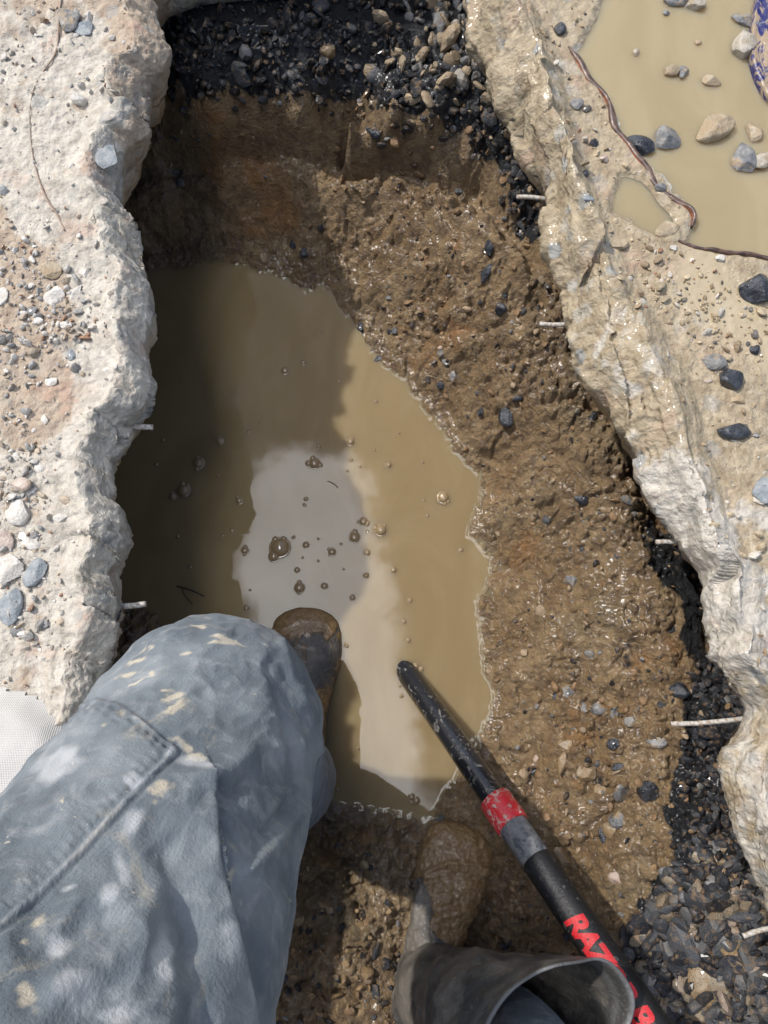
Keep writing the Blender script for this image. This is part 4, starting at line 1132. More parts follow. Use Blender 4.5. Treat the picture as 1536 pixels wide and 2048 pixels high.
def bubble(px, py, r):
    b = at(px, py, .0006)
    rr = max(r, 3.0) * 1.05 / F
    prof = [(0, .62), (.25, .60), (.5, .53), (.7, .42), (.85, .27), (.95, .12), (1.0, .02), (1.08, .035), (1.16, .012), (1.24, -.03)]
    n = 28
    th = np.linspace(0, 2 * np.pi, n, endpoint=False)
    V = []
    for (q, h) in prof[1:]:
        V.append(np.stack([q * rr * np.cos(th), q * rr * np.sin(th), np.full(n, h * rr)], -1))
    V = np.concatenate(V + [np.array([[0, 0, prof[0][1] * rr]])])
    a_ = np.arange((len(prof) - 1) * n).reshape(-1, n); b_ = np.roll(a_, -1, 1)
    Qd = np.stack([a_[:-1], a_[1:], b_[1:], b_[:-1]], -1).reshape(-1, 4)
    top = len(V) - 1
    Tr = np.array([[top, a_[0][k], b_[0][k]] for k in range(n)])
    if r >= 8:           # smaller ones clinging to it
        rb = np.random.RandomState(int(px))
        Vs, Qs, Ts, off = [V], [Qd], [Tr], len(V)
        for _ in range(rb.randint(1, 4) + (r > 11)):
            k_ = rb.uniform(.25, .55); an = rb.uniform(0, 6.3)
            Vs.append(V * k_ + np.array([math.cos(an), math.sin(an), 0]) * rr * (.9 + k_ * .5)); Qs.append(Qd + off); Ts.append(Tr + off); off += len(V)
        Qd = np.concatenate(Qs); Tr = np.concatenate(Ts); V = np.concatenate(Vs)
    o = new_mesh('water_bubble', V, [Qd, Tr], M['bubble'])
    o.location = b
    tag(o, BL.get((px, py), 'tiny clear bubble scattered with many alike on the muddy pool'), 'bubble', 'bubbles floating on the pool')
for q in BUB: bubble(*q)

# ------------------------------------------------------------------ the shovel: black shaft out of the water, red collar, dusty sleeve, black grip with red lettering
def dirt_material(name, base, dirt, amount, scale=70, rough=.4, wet=.3, stretch=(1, 1, 1)):
    t = material(name)
    co = t.vmath('MULTIPLY', t.co, stretch)
    n1 = t.noise(scale, 5, .65, co, 1.4); n2 = t.noise(scale * 4, 4, .6, co)
    f = t.math('MULTIPLY', t.step(n1, .62 - amount * .3, .70 - amount * .25), t.step(n2, .3, .55, .35, 1))
    setp(t, color=t.mix(f, base, dirt), rough=t.mix(f, (rough,) * 3, (.75,) * 3), normal=t.bump(t.math('ADD', n2, f), .0012, .7), coat=wet, coatr=.12)
    return t.m
M['shaft'] = dirt_material('muddy_black_shaft', (.012, .013, .016), (.20, .19, .17), .2, 60, .22, .6, (1, 1, 1))
M['collar'] = dirt_material('red_plastic', (.62, .025, .035), (.60, .45, .38), .36, 60, .35, .3)
M['sleeve'] = dirt_material('dusty_sleeve', (.055, .067, .085), (.16, .165, .17), .75, 50, .6, .1)
M['grip'] = dirt_material('black_grip', (.010, .010, .011), (.12, .12, .12), .06, 90, .5, .05)
M['letters'] = dirt_material('red_lettering', (.50, .018, .025), (.45, .2, .16), .05, 90, .5, 0)
P0s = at(822, 1356, 0.0)
d_ = ray(1117, 1783); P1s = np.array([0, 0, H]) + d_ * .91
AX = P1s - P0s; LEN = np.linalg.norm(AX); AX /= LEN
def s_at(py):
    s = np.linspace(-.3, 1.3, 6001)
    q = P0s + s[:, None] * AX
    return s[np.argmin(np.abs(to_px(q)[1] - py))]
s_c0, s_c1, s_sl = s_at(1598), s_at(1652), s_at(1720)
shovel = empty('shovel', P0s)
tag(shovel, 'black handled shovel with a red collar standing in the pool, its grip lettered in red', 'shovel')
bpy.context.view_layer.update()
def along(name, ss, rr, mat, n=40, rim=True):
    ss = np.asarray(ss, float); pts = P0s + ss[:, None] * AX
    V, Qd, Tr = tube_mesh(pts, rr, n)
    o = new_mesh(name, V - P0s, [Qd, Tr], M[mat], True, parent=shovel)
    return o
def seq(a_, b_, r, bev=.0012, step=.01):
    m = max(3, int((b_ - a_) / step))
    s = np.concatenate([[a_, a_ + bev * .4, a_ + bev], np.linspace(a_ + bev, b_ - bev, m)[1:-1], [b_ - bev, b_ - bev * .4, b_]])
    r_ = np.full(len(s), r); r_[0] = r_[-1] = r - bev; r_[1] = r_[-2] = r - bev * .35
    return s, r_
along('pole', *seq(-.07, s_c0 + .01, .0172), 'shaft')
along('collar', *seq(s_c0, s_c1, .0222, .002), 'collar')
along('sleeve', *seq(s_c1 - .01, s_sl, .0193), 'sleeve')
along('grip', *seq(s_sl - .001, 1.12, .0200, .0016), 'grip')
# the buried blade
u_ = np.linspace(-1, 1, 15); v_ = np.linspace(0, 1, 16)
Vb = []
side = np.cross(AX, [0, 0, 1.]); side /= np.linalg.norm(side); nb = np.cross(side, AX)
for vv in v_:
    hw = .11 * (1 - max(0, vv - .45) ** 2 * 3.1) * (0.55 + .45 * min(1, vv * 6))
    for uu in u_:
        Vb.append(P0s * 0 + AX * (-.06 - vv * .27) + side * uu * hw + nb * (.02 * uu * uu + .02 * vv) )
Vb = np.array(Vb); Vb2 = np.concatenate([Vb, Vb - nb * .002])
G = grid_faces(16, 15)
new_mesh('blade', Vb2, np.concatenate([G, G[:, ::-1] + len(Vb)]), M['sleeve'], True, parent=shovel)
# lettering wrapped round the grip
cu = bpy.data.curves.new('letters', 'FONT')
cu.body = 'RAZOR-BACK'; cu.size = .034; cu.shear = .25; cu.offset = .0014; cu.space_character = .80; cu.resolution_u = 4
to = bpy.data.objects.new('letters', cu); COL.objects.link(to)
bpy.context.view_layer.update()
me = to.to_mesh()
bm = bmesh.new(); bm.from_mesh(me); to.to_mesh_clear()
bmesh.ops.triangulate(bm, faces=bm.faces[:])
for _ in range(4):
    ed = [e for e in bm.edges if e.calc_length() > .0022]
    if ed: bmesh.ops.subdivide_edges(bm, edges=ed, cuts=1); bmesh.ops.triangulate(bm, faces=bm.faces[:])
LV = np.array([v.co[:] for v in bm.verts]); LF = np.array([[v.index for v in f.verts] for f in bm.faces]); bm.free()
bpy.data.objects.remove(to); bpy.data.curves.remove(cu)
s_R = s_at(1838) - .003
e1 = np.array([0, 0, H]) - (P0s + AX * (s_R + .06)); e1 -= AX * (e1 @ AX); e1 /= np.linalg.norm(e1)
e2 = np.cross(AX, e1)
if e2[0] < 0: e2 = -e2
th = (LV[:, 1] - .0115) / .0204 - .20
LP = AX * (s_R + LV[:, 0] + 0)[:, None] + .0204 * (np.cos(th)[:, None] * e1 + np.sin(th)[:, None] * e2)
o = new_mesh('lettering', LP, LF, M['letters'], True, parent=shovel)

# ------------------------------------------------------------------ blue blade lying at the puddle's edge
t = material('chipped_blue_paint')
n1 = t.noise(45, 5, .65, t.vmath('MULTIPLY', t.co, (2.0, .7, 1)), 1.0); n2 = t.noise(120, 4, .6, t.co)
c = t.mix(t.step(n1, .47, .54), (.014, .016, .10), (.30, .225, .145))
c = t.mix(t.step(n2, .60, .66, 0, .8), c, (.15, .16, .19))
setp(t, color=c, rough=.3, normal=t.bump(t.math('ADD', n1, n2), .002, .7), coat=.3)
M['blue'] = t.m
edge_b = spline([at(*q, .384) for q in [(1530, -60), (1512, 0), (1503, 60), (1502, 110), (1512, 150), (1528, 182), (1550, 205), (1600, 230)]], 60)
bl = []
for k, q in enumerate(edge_b):
    inner_ = at(1660, 60, .40)
    for f_ in (0, .0, .02, .05, .12, .3, .6, 1):
        bl.append(q * (1 - f_) + inner_ * f_)
bl = np.array(bl).reshape(len(edge_b), 8, 3)
bl[:, 0, 2] = .372; bl[:, 1, 2] = .384; bl[:, 2, 2] = .3875; bl[:, 3, 2] = .3865
for j, h_ in ((4, .388), (5, .394), (6, .399), (7, .401)): bl[:, j, 2] = h_
bl = bl.reshape(-1, 3); bl[:, 2] += .0012 * noise3(bl * 90, 3)
tag(new_mesh('metal_blade', bl, grid_faces(len(edge_b), 8)[:, ::-1], M['blue']), 'dark blue mud-smeared curved metal edge entering the frame at the upper right', 'blade')

# ------------------------------------------------------------------ pale woven cloth on the left slab
t = material('white_weave')
cs = t.vmath('MULTIPLY', t.co, (1, 1, 1))
wa = t.node('ShaderNodeTexWave', wave_type='BANDS', bands_direction='X'); t.put(wa.inputs['Vector'], cs); wa.inputs['Scale'].default_value = 190; wa.inputs['Distortion'].default_value = .6
wb = t.node('ShaderNodeTexWave', wave_type='BANDS', bands_direction='Y'); t.put(wb.inputs['Vector'], cs); wb.inputs['Scale'].default_value = 190; wb.inputs['Distortion'].default_value = .6
hh_ = t.math('MULTIPLY', wa.outputs['Fac'], wb.outputs['Fac'])
setp(t, color=t.mix(hh_, (.50, .48, .45), (.70, .68, .65)), rough=.9, normal=t.bump(hh_, .0012, .7))
M['cloth'] = t.m
ca = np.arange(-.62, -.28, .004); cbv = np.arange(-.42, -.12, .004)
edge_c = [at(*q, .40) for q in [(-600, 1420), (-200, 1385), (0, 1374), (50, 1386), (95, 1408), (118, 1425), (180, 1520), (200, 1700), (150, 2100), (-800, 2100)]]
poly_c = [tuple(q[:2]) for q in edge_c]
cgx, cgy = np.meshgrid(np.arange(-.95, -.25, .004), np.arange(-.5, .12, .004))
cd_ = sdist(cgx.ravel(), cgy.ravel(), poly_c)
c2 = np.stack([cgx.ravel(), cgy.ravel()], -1)
czt = TOPZ + .004 + .022 * sstep(cd_, 0, .03) + .008 * fbm(c2, 14, 3, .5, 4) * sstep(cd_, 0, .03)
Vc = np.stack([cgx.ravel(), cgy.ravel(), czt], -1)
Fc_ = grid_faces(*cgx.shape); Fc_ = Fc_[(cd_[Fc_] > 0).all(1)]
us, iv_ = np.unique(Fc_, return_inverse=True)
oc = new_mesh('woven_sack', Vc[us], iv_.reshape(Fc_.shape), M['cloth'])
tag(oc, 'white coarse woven sack cloth lying on the left slab beside the knee', 'sack')

# ------------------------------------------------------------------ the person: trousers and rubber boots
def remesh(parts, voxel, subdiv=0, smooth=4):
    VV, FF_, off = [], [], 0
    fl = []
    for (V, *fs) in parts:
        for f in fs:
            if len(f): fl.append(np.asarray(f) + off)
        VV.append(V); off += len(V)
    o = new_mesh('tmp', np.concatenate(VV), fl)
    m = o.modifiers.new('r', 'REMESH'); m.mode = 'VOXEL'; m.voxel_size = voxel
    s = o.modifiers.new('s', 'SMOOTH'); s.factor = .5; s.iterations = smooth
    if subdiv:
        u = o.modifiers.new('u', 'SUBSURF'); u.levels = subdiv; u.render_levels = subdiv
    dg = bpy.context.evaluated_depsgraph_get()
    ev = o.evaluated_get(dg); me = ev.to_mesh()
    n = len(me.vertices); co = np.empty(n * 3, np.float32); me.vertices.foreach_get('co', co)
    nn = np.empty(n * 3, np.float32); me.vertices.foreach_get('normal', nn)
    lt = np.empty(len(me.polygons), np.int32); me.polygons.foreach_get('loop_total', lt)
    li = np.empty(len(me.loops), np.int32); me.loops.foreach_get('vertex_index', li)
    ls = np.empty(len(me.polygons), np.int32); me.polygons.foreach_get('loop_start', ls)
    qd = np.array([li[s:s + 4] for s in ls[lt == 4]]).reshape(-1, 4); tr = np.array([li[s:s + 3] for s in ls[lt == 3]]).reshape(-1, 3)
    ev.to_mesh_clear(); me0 = o.data; bpy.data.objects.remove(o); bpy.data.meshes.remove(me0)
    return co.reshape(-1, 3).astype(float), nn.reshape(-1, 3).astype(float), [qd, tr]

def limb(pts, radii, n=28, m=40):
    q = spline(np.concatenate([np.asarray(pts, float), np.asarray(radii, float)[:, None]], 1), m)
    c0, c1 = q[0], q[-1]
    # round both ends
    def cap(e, nxt):
        dirv = e[:3] - nxt[:3]; dirv /= np.linalg.norm(dirv)
        return [np.append(e[:3] + dirv * e[3] * math.sin(a_), e[3] * math.cos(a_)) for a_ in (1.45, 1.15, .8, .4)]
    q = np.concatenate([np.array(cap(q[0], q[1])), q, np.array(cap(q[-1], q[-2]))[::-1]])
    return tube_mesh(q[:, :3], q[:, 3], n)

person = empty('person', (-.08, -.25, 0))
tag(person, 'person in muddy grey blue jeans and rubber boots with one foot in the pool', 'person')
PO = np.array([-.08, -.25, 0])

def noise_vec(V, sc, seed): return np.stack([noise3(V * sc, seed), noise3(V * sc, seed + 1), noise3(V * sc, seed + 2)], -1)

t = material('muddy_denim')
n1 = t.noise(9, 5, .6, t.co); n2 = t.noise(42, 5, .65, t.co, .8); n3 = t.noise(500, 3, .6, t.co)
c = t.mix(t.step(n1, .35, .65), (.105, .128, .148), (.215, .24, .258))
c = t.mix(t.step(n2, .46, .80, 0, .5), c, (.40, .41, .41))
c = t.mix(t.step(t.noise(26, 5, .7, t.vmath('ADD', t.co, (3, 3, 3)), 1.2), .58, .74, 0, .5), c, (.38, .34, .26))
c = t.mix(t.step(t.noise(60, 4, .7, t.vmath('ADD', t.co, (9, 3, 3)), .6), .68, .71, 0, .85), c, (.50, .45, .36))
c = t.mix(t.attr('stain'), c, (.50, .44, .34))
c = t.mix(t.attr('worn'), c, (.55, .56, .57))
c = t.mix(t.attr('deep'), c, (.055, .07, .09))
tw = t.node('ShaderNodeTexWave', wave_type='BANDS', bands_direction='DIAGONAL'); t.put(tw.inputs['Vector'], t.co); tw.inputs['Scale'].default_value = 340
setp(t, color=c, rough=.88, spec=.25, sheen=.1, normal=t.bump(t.math('ADD', t.math('MULTIPLY', tw.outputs['Fac'], .12), t.math('ADD', n3, n2)), .0012, .55))
M['denim'] = t.m

legL = limb([(-.20, -.31, .98), (-.176, -.205, .77), (-.160, -.11, .61), (-.153, -.040, .495), (-.150, -.058, .41), (-.148, -.095, .31), (-.140, -.125, .2), (-.125, -.14, .10)],
            [.120, .113, .101, .094, .086, .078, .070, .062])
legR = limb([(.04, -.44, .98), (.10, -.47, .75), (.155, -.435, .56), (.155, -.385, .44), (.128, -.370, .31), (.095, -.385, .21)], [.115, .09, .068, .060, .050, .045])
pelvis = limb([(-.20, -.34, 1.0), (-.08, -.40, 1.03), (.04, -.44, 1.0)], [.12, .14, .12])
V, N, Fs = remesh([legL, legR, pelvis], .0065, 2, 6)
ax, ay = to_px(V)
depth = -(V[:, 2] - H) * CT + V[:, 1] * ST
face_ = (N * (np.array([0, 0, H]) - V)).sum(1) > 0
left_leg = (V[:, 0] < -.02) & face_
disp = fbm(V * np.array([1, 1, .45]), 14, 3, .5, 300) * .005 + fbm(V * np.array([1, .8, .5]), 26, 3, .55, 310, 'ridge') * .0045
# loose cloth creases, real folds of the fabric
def fold(path, wpx, amp, kind='ridge'):
    d = seg_dist(ax, ay, path)
    if kind == 'ridge': return amp * np.exp(-(d / wpx) ** 2) * left_leg
def step_fold(path, wpx, amp):
    """one side of the line lies higher than the other"""
    d = seg_dist(ax, ay, path)
    p0_, p1_ = np.array(path[0]), np.array(path[-1])
    side_ = (p1_[0] - p0_[0]) * (ay - p0_[1]) - (p1_[1] - p0_[1]) * (ax - p0_[0])
    sg = np.tanh(np.sign(side_) * d / wpx)
    return amp * sg * np.exp(-(d / 55) ** 2) * left_leg
disp += step_fold([(428, 1600), (440, 1720), (470, 1850), (500, 2000), (510, 2100)], 5, .0045)
disp += fold([(560, 1290), (602, 1390), (625, 1500)], 10, .004) - fold([(535, 1330), (570, 1430), (590, 1560)], 14, .004)
disp += fold([(600, 1620), (540, 1700), (500, 1740)], 12, .004) - fold([(590, 1590), (530, 1660)], 10, .004)
disp -= fold([(250, 1320), (330, 1262), (430, 1240)], 8, .0012) + fold([(330, 1700), (380, 1850), (400, 2048)], 30, .004)
disp += fold([(300, 1290), (380, 1262), (460, 1268)], 9, .002) + fold([(560, 1800), (545, 1950), (540, 2060)], 16, .004)
disp += fold([(420, 1560), (520, 1500), (600, 1490)], 18, .003) - fold([(410, 1600), (500, 1560), (600, 1560)], 16, .003)
disp += fold([(120, 1980), (260, 1900), (330, 1760)], 30, .0035) - fold([(60, 1900), (200, 1830)], 26, .003)
SEAM = [(-300, 2110), (0, 1858), (120, 1742), (250, 1612), (352, 1503)]
SEAM2 = [(352, 1503), (290, 1455), (235, 1416), (195, 1404), (150, 1416), (110, 1440), (40, 1505), (-60, 1580)]
patch = SEAM + SEAM2[1:] + [(-600, 1600), (-600, 2110)]
inp = sdist(ax, ay, patch)
disp += .0011 * sstep(inp, -3, 3) * left_leg
sd = np.minimum(seg_dist(ax, ay, SEAM), seg_dist(ax, ay, SEAM2[:6]))
disp += (.0009 * np.exp(-(sd / 4) ** 2) - .0008 * np.exp(-((sd - 9) / 4) ** 2)) * left_leg
alongp = (ax * .707 - ay * .707)
puck = np.sin(alongp / 3.1 + 2 * noise3(V * 60, 3)) * np.exp(-((inp - 22) / 14) ** 2) * .0004
puck += np.sin((ax * .8 + ay * .5) / 3.0 + 2 * noise3(V * 60, 3)) * np.exp(-(np.minimum(seg_dist(ax, ay, SEAM2[:6]), 99) / 26) ** 2) * (inp > 3) * .0008
disp += puck * left_leg
V2 = V + N * disp[:, None]
stain = np.zeros(len(V)); worn = np.zeros(len(V)); deep = np.zeros(len(V))
nzp = noise3(V * 120, 400); nzq = noise3(V * 330, 401)
for (a_, b_, r1, r2, rot_) in [(290, 1298, 14, 10, 0), (314, 1585, 16, 24, 20), (378, 1308, 9, 6, 0), (60, 1985, 20, 26, 0), (280, 1318, 26, 5, -10), (455, 1285, 30, 5, 15), (340, 1400, 6, 24, 60), (350, 1418, 6, 22, 60),
                                (245, 1436, 8, 8, 0), (215, 1465, 7, 5, 0), (75, 1835, 8, 20, 35), (365, 1490, 20, 6, 25), (395, 1520, 14, 8, 0), (305, 1350, 5, 5, 0), (50, 1878, 7, 7, 0), (470, 1745, 6, 20, 5), (330, 1382, 14, 4, 0),
                                (430, 1290, 22, 4, 0), (400, 1250, 24, 4, -8), (255, 1345, 24, 4, -20)]:
    c_, s_ = math.cos(math.radians(rot_)), math.sin(math.radians(rot_))
    u1 = ((ax - a_) * c_ + (ay - b_) * s_) / r1; u2 = (-(ax - a_) * s_ + (ay - b_) * c_) / r2
    stain = np.maximum(stain, .85 * sstep(1.15 - np.hypot(u1, u2) + nzp * .75 + .5 * nzq, -.1, .7))
for (a_, b_, r1, r2, rot_) in [(260, 1655, 24, 34, 30), (245, 1740, 14, 40, -15), (222, 1785, 20, 22, 0), (120, 1880, 30, 26, 0), (400, 1540, 50, 16, 20), (160, 1980, 70, 40, 20), (345, 1505, 10, 30, 45), (265, 1570, 22, 16, 0),
                                (140, 1770, 20, 8, -20), (330, 1910, 26, 60, 10), (450, 1880, 20, 50, 0), (120, 1540, 60, 30, -30), (240, 2020, 60, 20, 10)]:
    c_, s_ = math.cos(math.radians(rot_)), math.sin(math.radians(rot_))
    u1 = ((ax - a_) * c_ + (ay - b_) * s_) / r1; u2 = (-(ax - a_) * s_ + (ay - b_) * c_) / r2
    worn = np.maximum(worn, .55 * sstep(1.2 - np.hypot(u1, u2) + nzp * .5, 0, .9))
worn = np.maximum(worn, .38 * np.exp(-(sd / 3) ** 2)); worn = np.maximum(worn, .0 * (np.sin(alongp / 3.1) > .2) * np.exp(-((inp - 22) / 12) ** 2))
stain = np.maximum(stain, .5 * np.exp(-(sd / 3) ** 2) * sstep(noise3(V * 30, 5), 0, .4))
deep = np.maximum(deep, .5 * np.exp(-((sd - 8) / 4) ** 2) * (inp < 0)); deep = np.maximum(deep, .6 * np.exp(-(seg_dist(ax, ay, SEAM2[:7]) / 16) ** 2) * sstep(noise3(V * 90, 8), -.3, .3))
L_ = left_leg.astype(float)
jeans = new_mesh('jeans', V2 - PO, Fs, M['denim'], True, {'stain': stain * L_, 'worn': worn * L_, 'deep': deep * L_}, parent=person)

# boots
def foot(heel, toe, z0, zt_scale=1.0, wk=1.0):
    heel = np.array(heel); toe = np.array(toe)
    ax_ = toe - heel; Lf = np.linalg.norm(ax_); ax_ /= Lf
    sd_ = np.array([ax_[1], -ax_[0]])
    ts = [0, .015, .05, .12, .22, .34, .46, .58, .68, .78, .86, .92, .965, .99, 1.0]
    hw = [.008, .020, .029, .035, .036, .034, .035, .042, .0475, .0495, .048, .043, .033, .020, .006]
    tz = [.05, .075, .095, .105, .108, .105, .094, .078, .068, .062, .058, .054, .046, .036, .022]
    n = 26; th = np.linspace(0, 2 * np.pi, n, endpoint=False)
    V = []
    for t_, w_, h_ in zip(ts, hw, tz):
        c_ = np.append(heel + ax_ * Lf * t_, 0)
        cosv, sinv = np.cos(th), np.sin(th)
        x_ = np.sign(cosv) * np.abs(cosv) ** .8 * w_ * wk; y_ = np.sign(sinv) * np.abs(sinv) ** .85
        z_ = z0 + h_ * zt_scale * .5 * (1 + y_)
        V.append(np.stack([c_[0] + sd_[0] * x_, c_[1] + sd_[1] * x_, z_], -1))
    V = np.concatenate(V)
    a_ = np.arange(len(ts) * n).reshape(-1, n); b_ = np.roll(a_, -1, 1)
    Q = np.stack([a_[:-1], a_[1:], b_[1:], b_[:-1]], -1).reshape(-1, 4)[:, ::-1]
    V = np.concatenate([V, V[:n].mean(0)[None], V[-n:].mean(0)[None]])
    T = np.array([[len(V) - 2, b_[0][k], a_[0][k]] for k in range(n)] + [[len(V) - 1, a_[-1][k], b_[-1][k]] for k in range(n)])
    return V, Q[:, ::-1], T[:, ::-1]

def sole(heel, toe, z0, parent, mat):
    V, Q, T = foot(heel, toe, z0, 1.0, 1.0)
    heel = np.array(heel); toe = np.array(toe); c_ = (heel + toe) / 2
    Q2 = V.copy()
    Q2[:, :2] = c_ + (V[:, :2] - c_) * 1.045
    ang = (V[:, 2] - z0) / (V[:, 2].max() - z0)
    Q2[:, 2] = z0 - .006 + np.clip(ang * 3, 0, 1) * .016
    return new_mesh('sole', Q2 - PO, [Q, T], M[mat], True, parent=parent)

t = material('muddy_rubber')
md = t.attr('mud'); n1 = t.noise(38, 5, .65, t.co, .8); n2 = t.noise(190, 4, .6, t.co); n3 = t.noise(14, 4, .6, t.co)
c = t.mix(t.step(n3, .4, .6), (.05, .049, .047), (.145, .13, .11))
c = t.mix(t.step(n2, .56, .7, 0, .5), c, (.20, .18, .15))
f = t.step(t.math('ADD', md, t.math('MULTIPLY_ADD', n1, .8, -.4)), .45, .55)
mudc = t.mix(t.step(n2, .4, .65), (.17, .105, .047), (.25, .17, .085))
c = t.mix(f, c, mudc)
c = t.mix(t.attr('rim'), c, (.26, .27, .28))
setp(t, color=c, rough=t.math('MULTIPLY_ADD', f, -.15, .6), normal=t.bump(t.math('ADD', t.math('MULTIPLY', f, .8), t.math('ADD', n1, t.math('MULTIPLY', n2, .6))), .003, .9), coat=t.math('MULTIPLY_ADD', f, .25, .12), coatr=.2)
M['boot'] = t.m

# left boot, toe on the pool, instep vanishing under the trouser leg
V, N, Fs = remesh([foot((-.130, -.180), (-.119, .106), -.035, 1.02, 1.16), limb([(-.130, -.145, .05), (-.132, -.14, .13), (-.135, -.125, .22)], [.047, .050, .054])], .003, 1, 5)
V = V + N * (fbm(V, 60, 3, .5, 500) * .0014)[:, None]
ax, ay = to_px(V)
for (pth_, wp, am) in [([(560, 1290), (610, 1300), (672, 1312)], 5, -.0012), ([(575, 1345), (625, 1340), (670, 1352)], 6, -.0013), ([(562, 1260), (600, 1240), (650, 1245), (672, 1275)], 4, .0009)]:
    V = V + N * (am * np.exp(-(seg_dist(ax, ay, pth_) / wp) ** 2))[:, None]
mud = .48 + .22 * sstep(ay, 1290, 1210) + .15 * noise3(V * 25, 8)
bootL = new_mesh('boot', V - PO, Fs, M['boot'], True, {'mud': mud, 'rim': np.zeros(len(V))}, parent=person)
bootL['label'] = 'mud-streaked rubber boot with its round toe on the water'
sl = sole((-.130, -.180), (-.119, .106), -.035, bootL, 'boot')

# right boot: foot sunk in the mud, wide shaft leaning to the right with an open top
HEEL_R, TOE_R = (.036, -.468), (.116, -.207)
V, N, Fs = remesh([foot(HEEL_R, TOE_R, -.008, 1.02, 1.10), limb([(.062, -.405, .05), (.068, -.40, .10), (.082, -.392, .15)], [.050, .053, .056])], .0032, 1, 5)
ax, ay = to_px(V)
fd = fbm(V, 70, 3, .5, 540, 'billow') * .003 + fbm(V, 24, 3, .5, 541) * .003
for (pth_, wp, am) in [([(850, 1745), (900, 1725), (960, 1730), (990, 1750)], 5, .003), ([(855, 1765), (920, 1748), (985, 1768)], 6, -.0025), ([(870, 1820), (930, 1800), (985, 1825)], 8, -.003), ([(872, 1840), (930, 1822), (985, 1845)], 8, .003),
                       ([(868, 1872), (930, 1855), (980, 1880)], 9, -.003), ([(838, 1770), (826, 1850), (790, 1920), (735, 1990)], 6, .004), ([(1000, 1700), (1003, 1780), (985, 1860)], 5, .003)]:
    fd += am * np.exp(-(seg_dist(ax, ay, pth_) / wp) ** 2)
V = V + N * fd[:, None]
# the shaft: an open tube with an outer wall, a rolled rim and an inner wall
cl = spline(np.array([(.066, -.402, .07, .050), (.076, -.395, .13, .055), (.100, -.385, .20, .063), (.124, -.356, .285, .069), (.167, -.331, .378, .079)]), 90)
n = 140; th_ = np.linspace(0, 2 * np.pi, n, endpoint=False)
rings, hr = [], []
Tn = np.gradient(cl[:, :3], axis=0); Tn /= np.linalg.norm(Tn, axis=1, keepdims=True)
rim_n = np.array([.42, -.18, .89]); rim_n /= np.linalg.norm(rim_n)
tot = len(cl)
for k in list(range(tot)) + [-1, -2] + list(range(tot - 2, 12, -1)):
    inner_w = len(rings) >= tot
    kk = tot - 1 if k < 0 else k
    t_ = Tn[kk] * (1 - sstep(np.array(kk / tot), .55, 1.0)) + rim_n * sstep(np.array(kk / tot), .55, 1.0); t_ /= np.linalg.norm(t_)
    u_1 = np.cross([0, 1., 0], t_); u_1 /= np.linalg.norm(u_1); v_1 = np.cross(t_, u_1)
    rr_ = cl[kk, 3]; c_ = cl[kk, :3].copy(); lift = 0
    if k == -1: rr_ -= .0004; lift = .0016
    elif k == -2: rr_ -= .0026; lift = .0016
    elif inner_w: rr_ -= .0032
    el_ = 1 + .12 * sstep(np.array(kk / tot), .5, 1)
    w_ = (.07 * np.sin(th_ * 2 + 1.0) + .035 * np.sin(th_ * 3 + kk * .02) + .015 * np.sin(th_ * 7 + 2)) * sstep(np.array(kk / tot), .3, 1)
    cr = rr_ * (1 + w_)
    rings.append(c_ + t_ * (lift + (.006 * np.sin(th_ * 2 + 4) + .003 * np.sin(th_ * 5))[:, None] * float(sstep(np.array(kk / tot), .75, 1))) + np.cos(th_)[:, None] * u_1 * (cr * el_)[:, None] + np.sin(th_)[:, None] * v_1 * (cr / el_)[:, None])
    hr.append(np.full(n, (tot - 1 - kk) / tot * .33 * (1 if k >= 0 else 0)))
SV = np.concatenate(rings); hrS = np.concatenate(hr)
a_ = np.arange(len(rings) * n).reshape(-1, n); b_ = np.roll(a_, -1, 1)
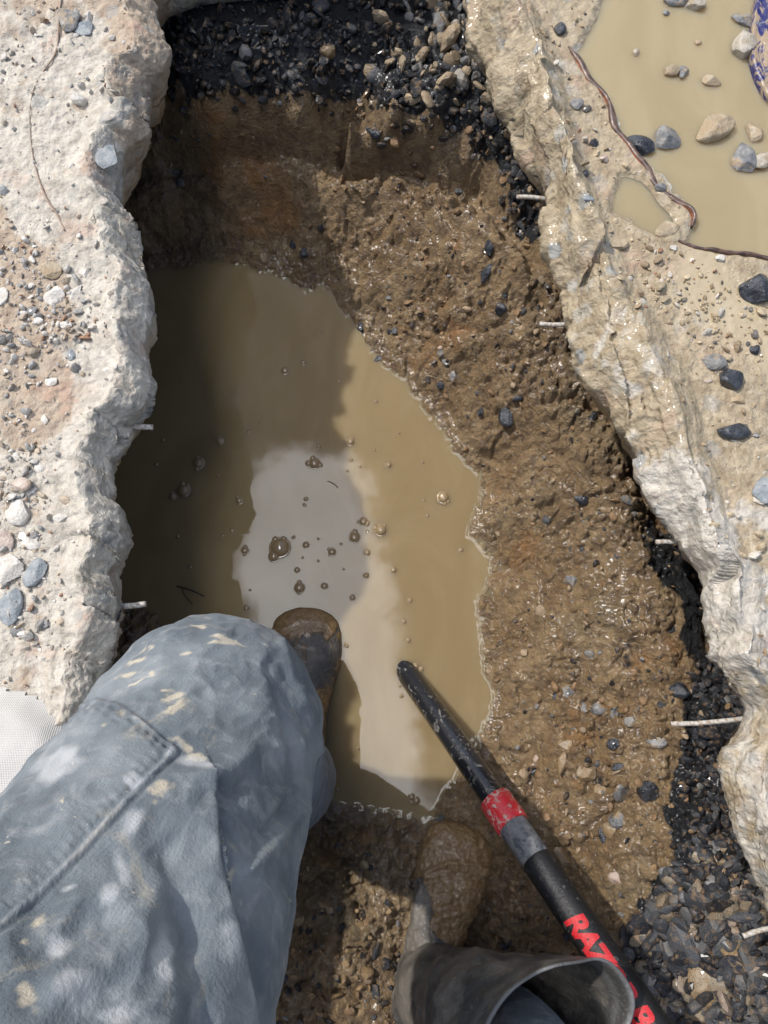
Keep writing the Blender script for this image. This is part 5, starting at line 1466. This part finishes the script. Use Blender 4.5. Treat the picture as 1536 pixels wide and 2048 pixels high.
SQ = np.stack([a_[:-1], b_[:-1], b_[1:], a_[1:]], -1).reshape(-1, 4)
ax, ay = to_px(SV)
cen = np.repeat(cl[[tot - 1 if k < 0 else k for k in list(range(tot)) + [-1, -2] + list(range(tot - 2, 12, -1))], :3], n, axis=0)
SN = SV - cen; SN /= np.linalg.norm(SN, axis=1, keepdims=True)
wr_ = sstep(hrS, .0, .05)
disp = fbm(SV, 20, 3, .5, 520) * .007 * wr_ + fbm(SV * np.array([1, 1.4, .6]), 42, 3, .5, 530, 'ridge') * .0034 * wr_
for (pth_, wp, am) in [([(905, 1905), (960, 1880), (1010, 1905)], 12, -.005), ([(860, 1960), (900, 1900), (950, 1890)], 10, .005), ([(940, 1925), (1000, 1920), (1070, 1905)], 7, -.003),
                       ([(900, 2040), (940, 1985), (1010, 1965), (1080, 1950)], 10, -.005), ([(880, 2000), (930, 1950), (1000, 1930)], 10, .004), ([(1000, 2045), (1070, 2000), (1100, 1960)], 6, -.004), ([(990, 2040), (1060, 1980)], 7, .003)]:
    disp += am * np.exp(-(seg_dist(ax, ay, pth_) / wp) ** 2) * wr_
SV = SV + SN * disp[:, None]
Fs = [f for f in Fs] + [SQ + len(V)]
hrim = np.concatenate([np.full(len(V), 1.0), hrS])
V = np.concatenate([V, SV])
ax, ay = to_px(V)
mud = np.where(hrim > .9, .2 + .66 * sstep(1925 - ay, 0, 60) * np.maximum(sstep(ax - (835 + (ay - 1760) * .25) + 22 * noise3(V * 45, 77), -10, 40), sstep(1770 - ay, 0, 30)), .12) + .12 * noise3(V * 20, 9)
rim = (.45 + .3 * noise3(V * 60, 12)) * np.exp(-(hrim / .0022) ** 2) + .2 * np.exp(-((hrim - .016) / .003) ** 2)
bootR = new_mesh('boot', V - PO, Fs, M['boot'], True, {'mud': mud, 'rim': rim}, parent=person)
bootR['label'] = 'rubber boot sunk in mud, its wide open top leaning to the right'
sr = sole(HEEL_R, TOE_R, -.008, bootR, 'boot')
# children were built in world coordinates minus their thing's base
print('objects', len(bpy.data.objects))
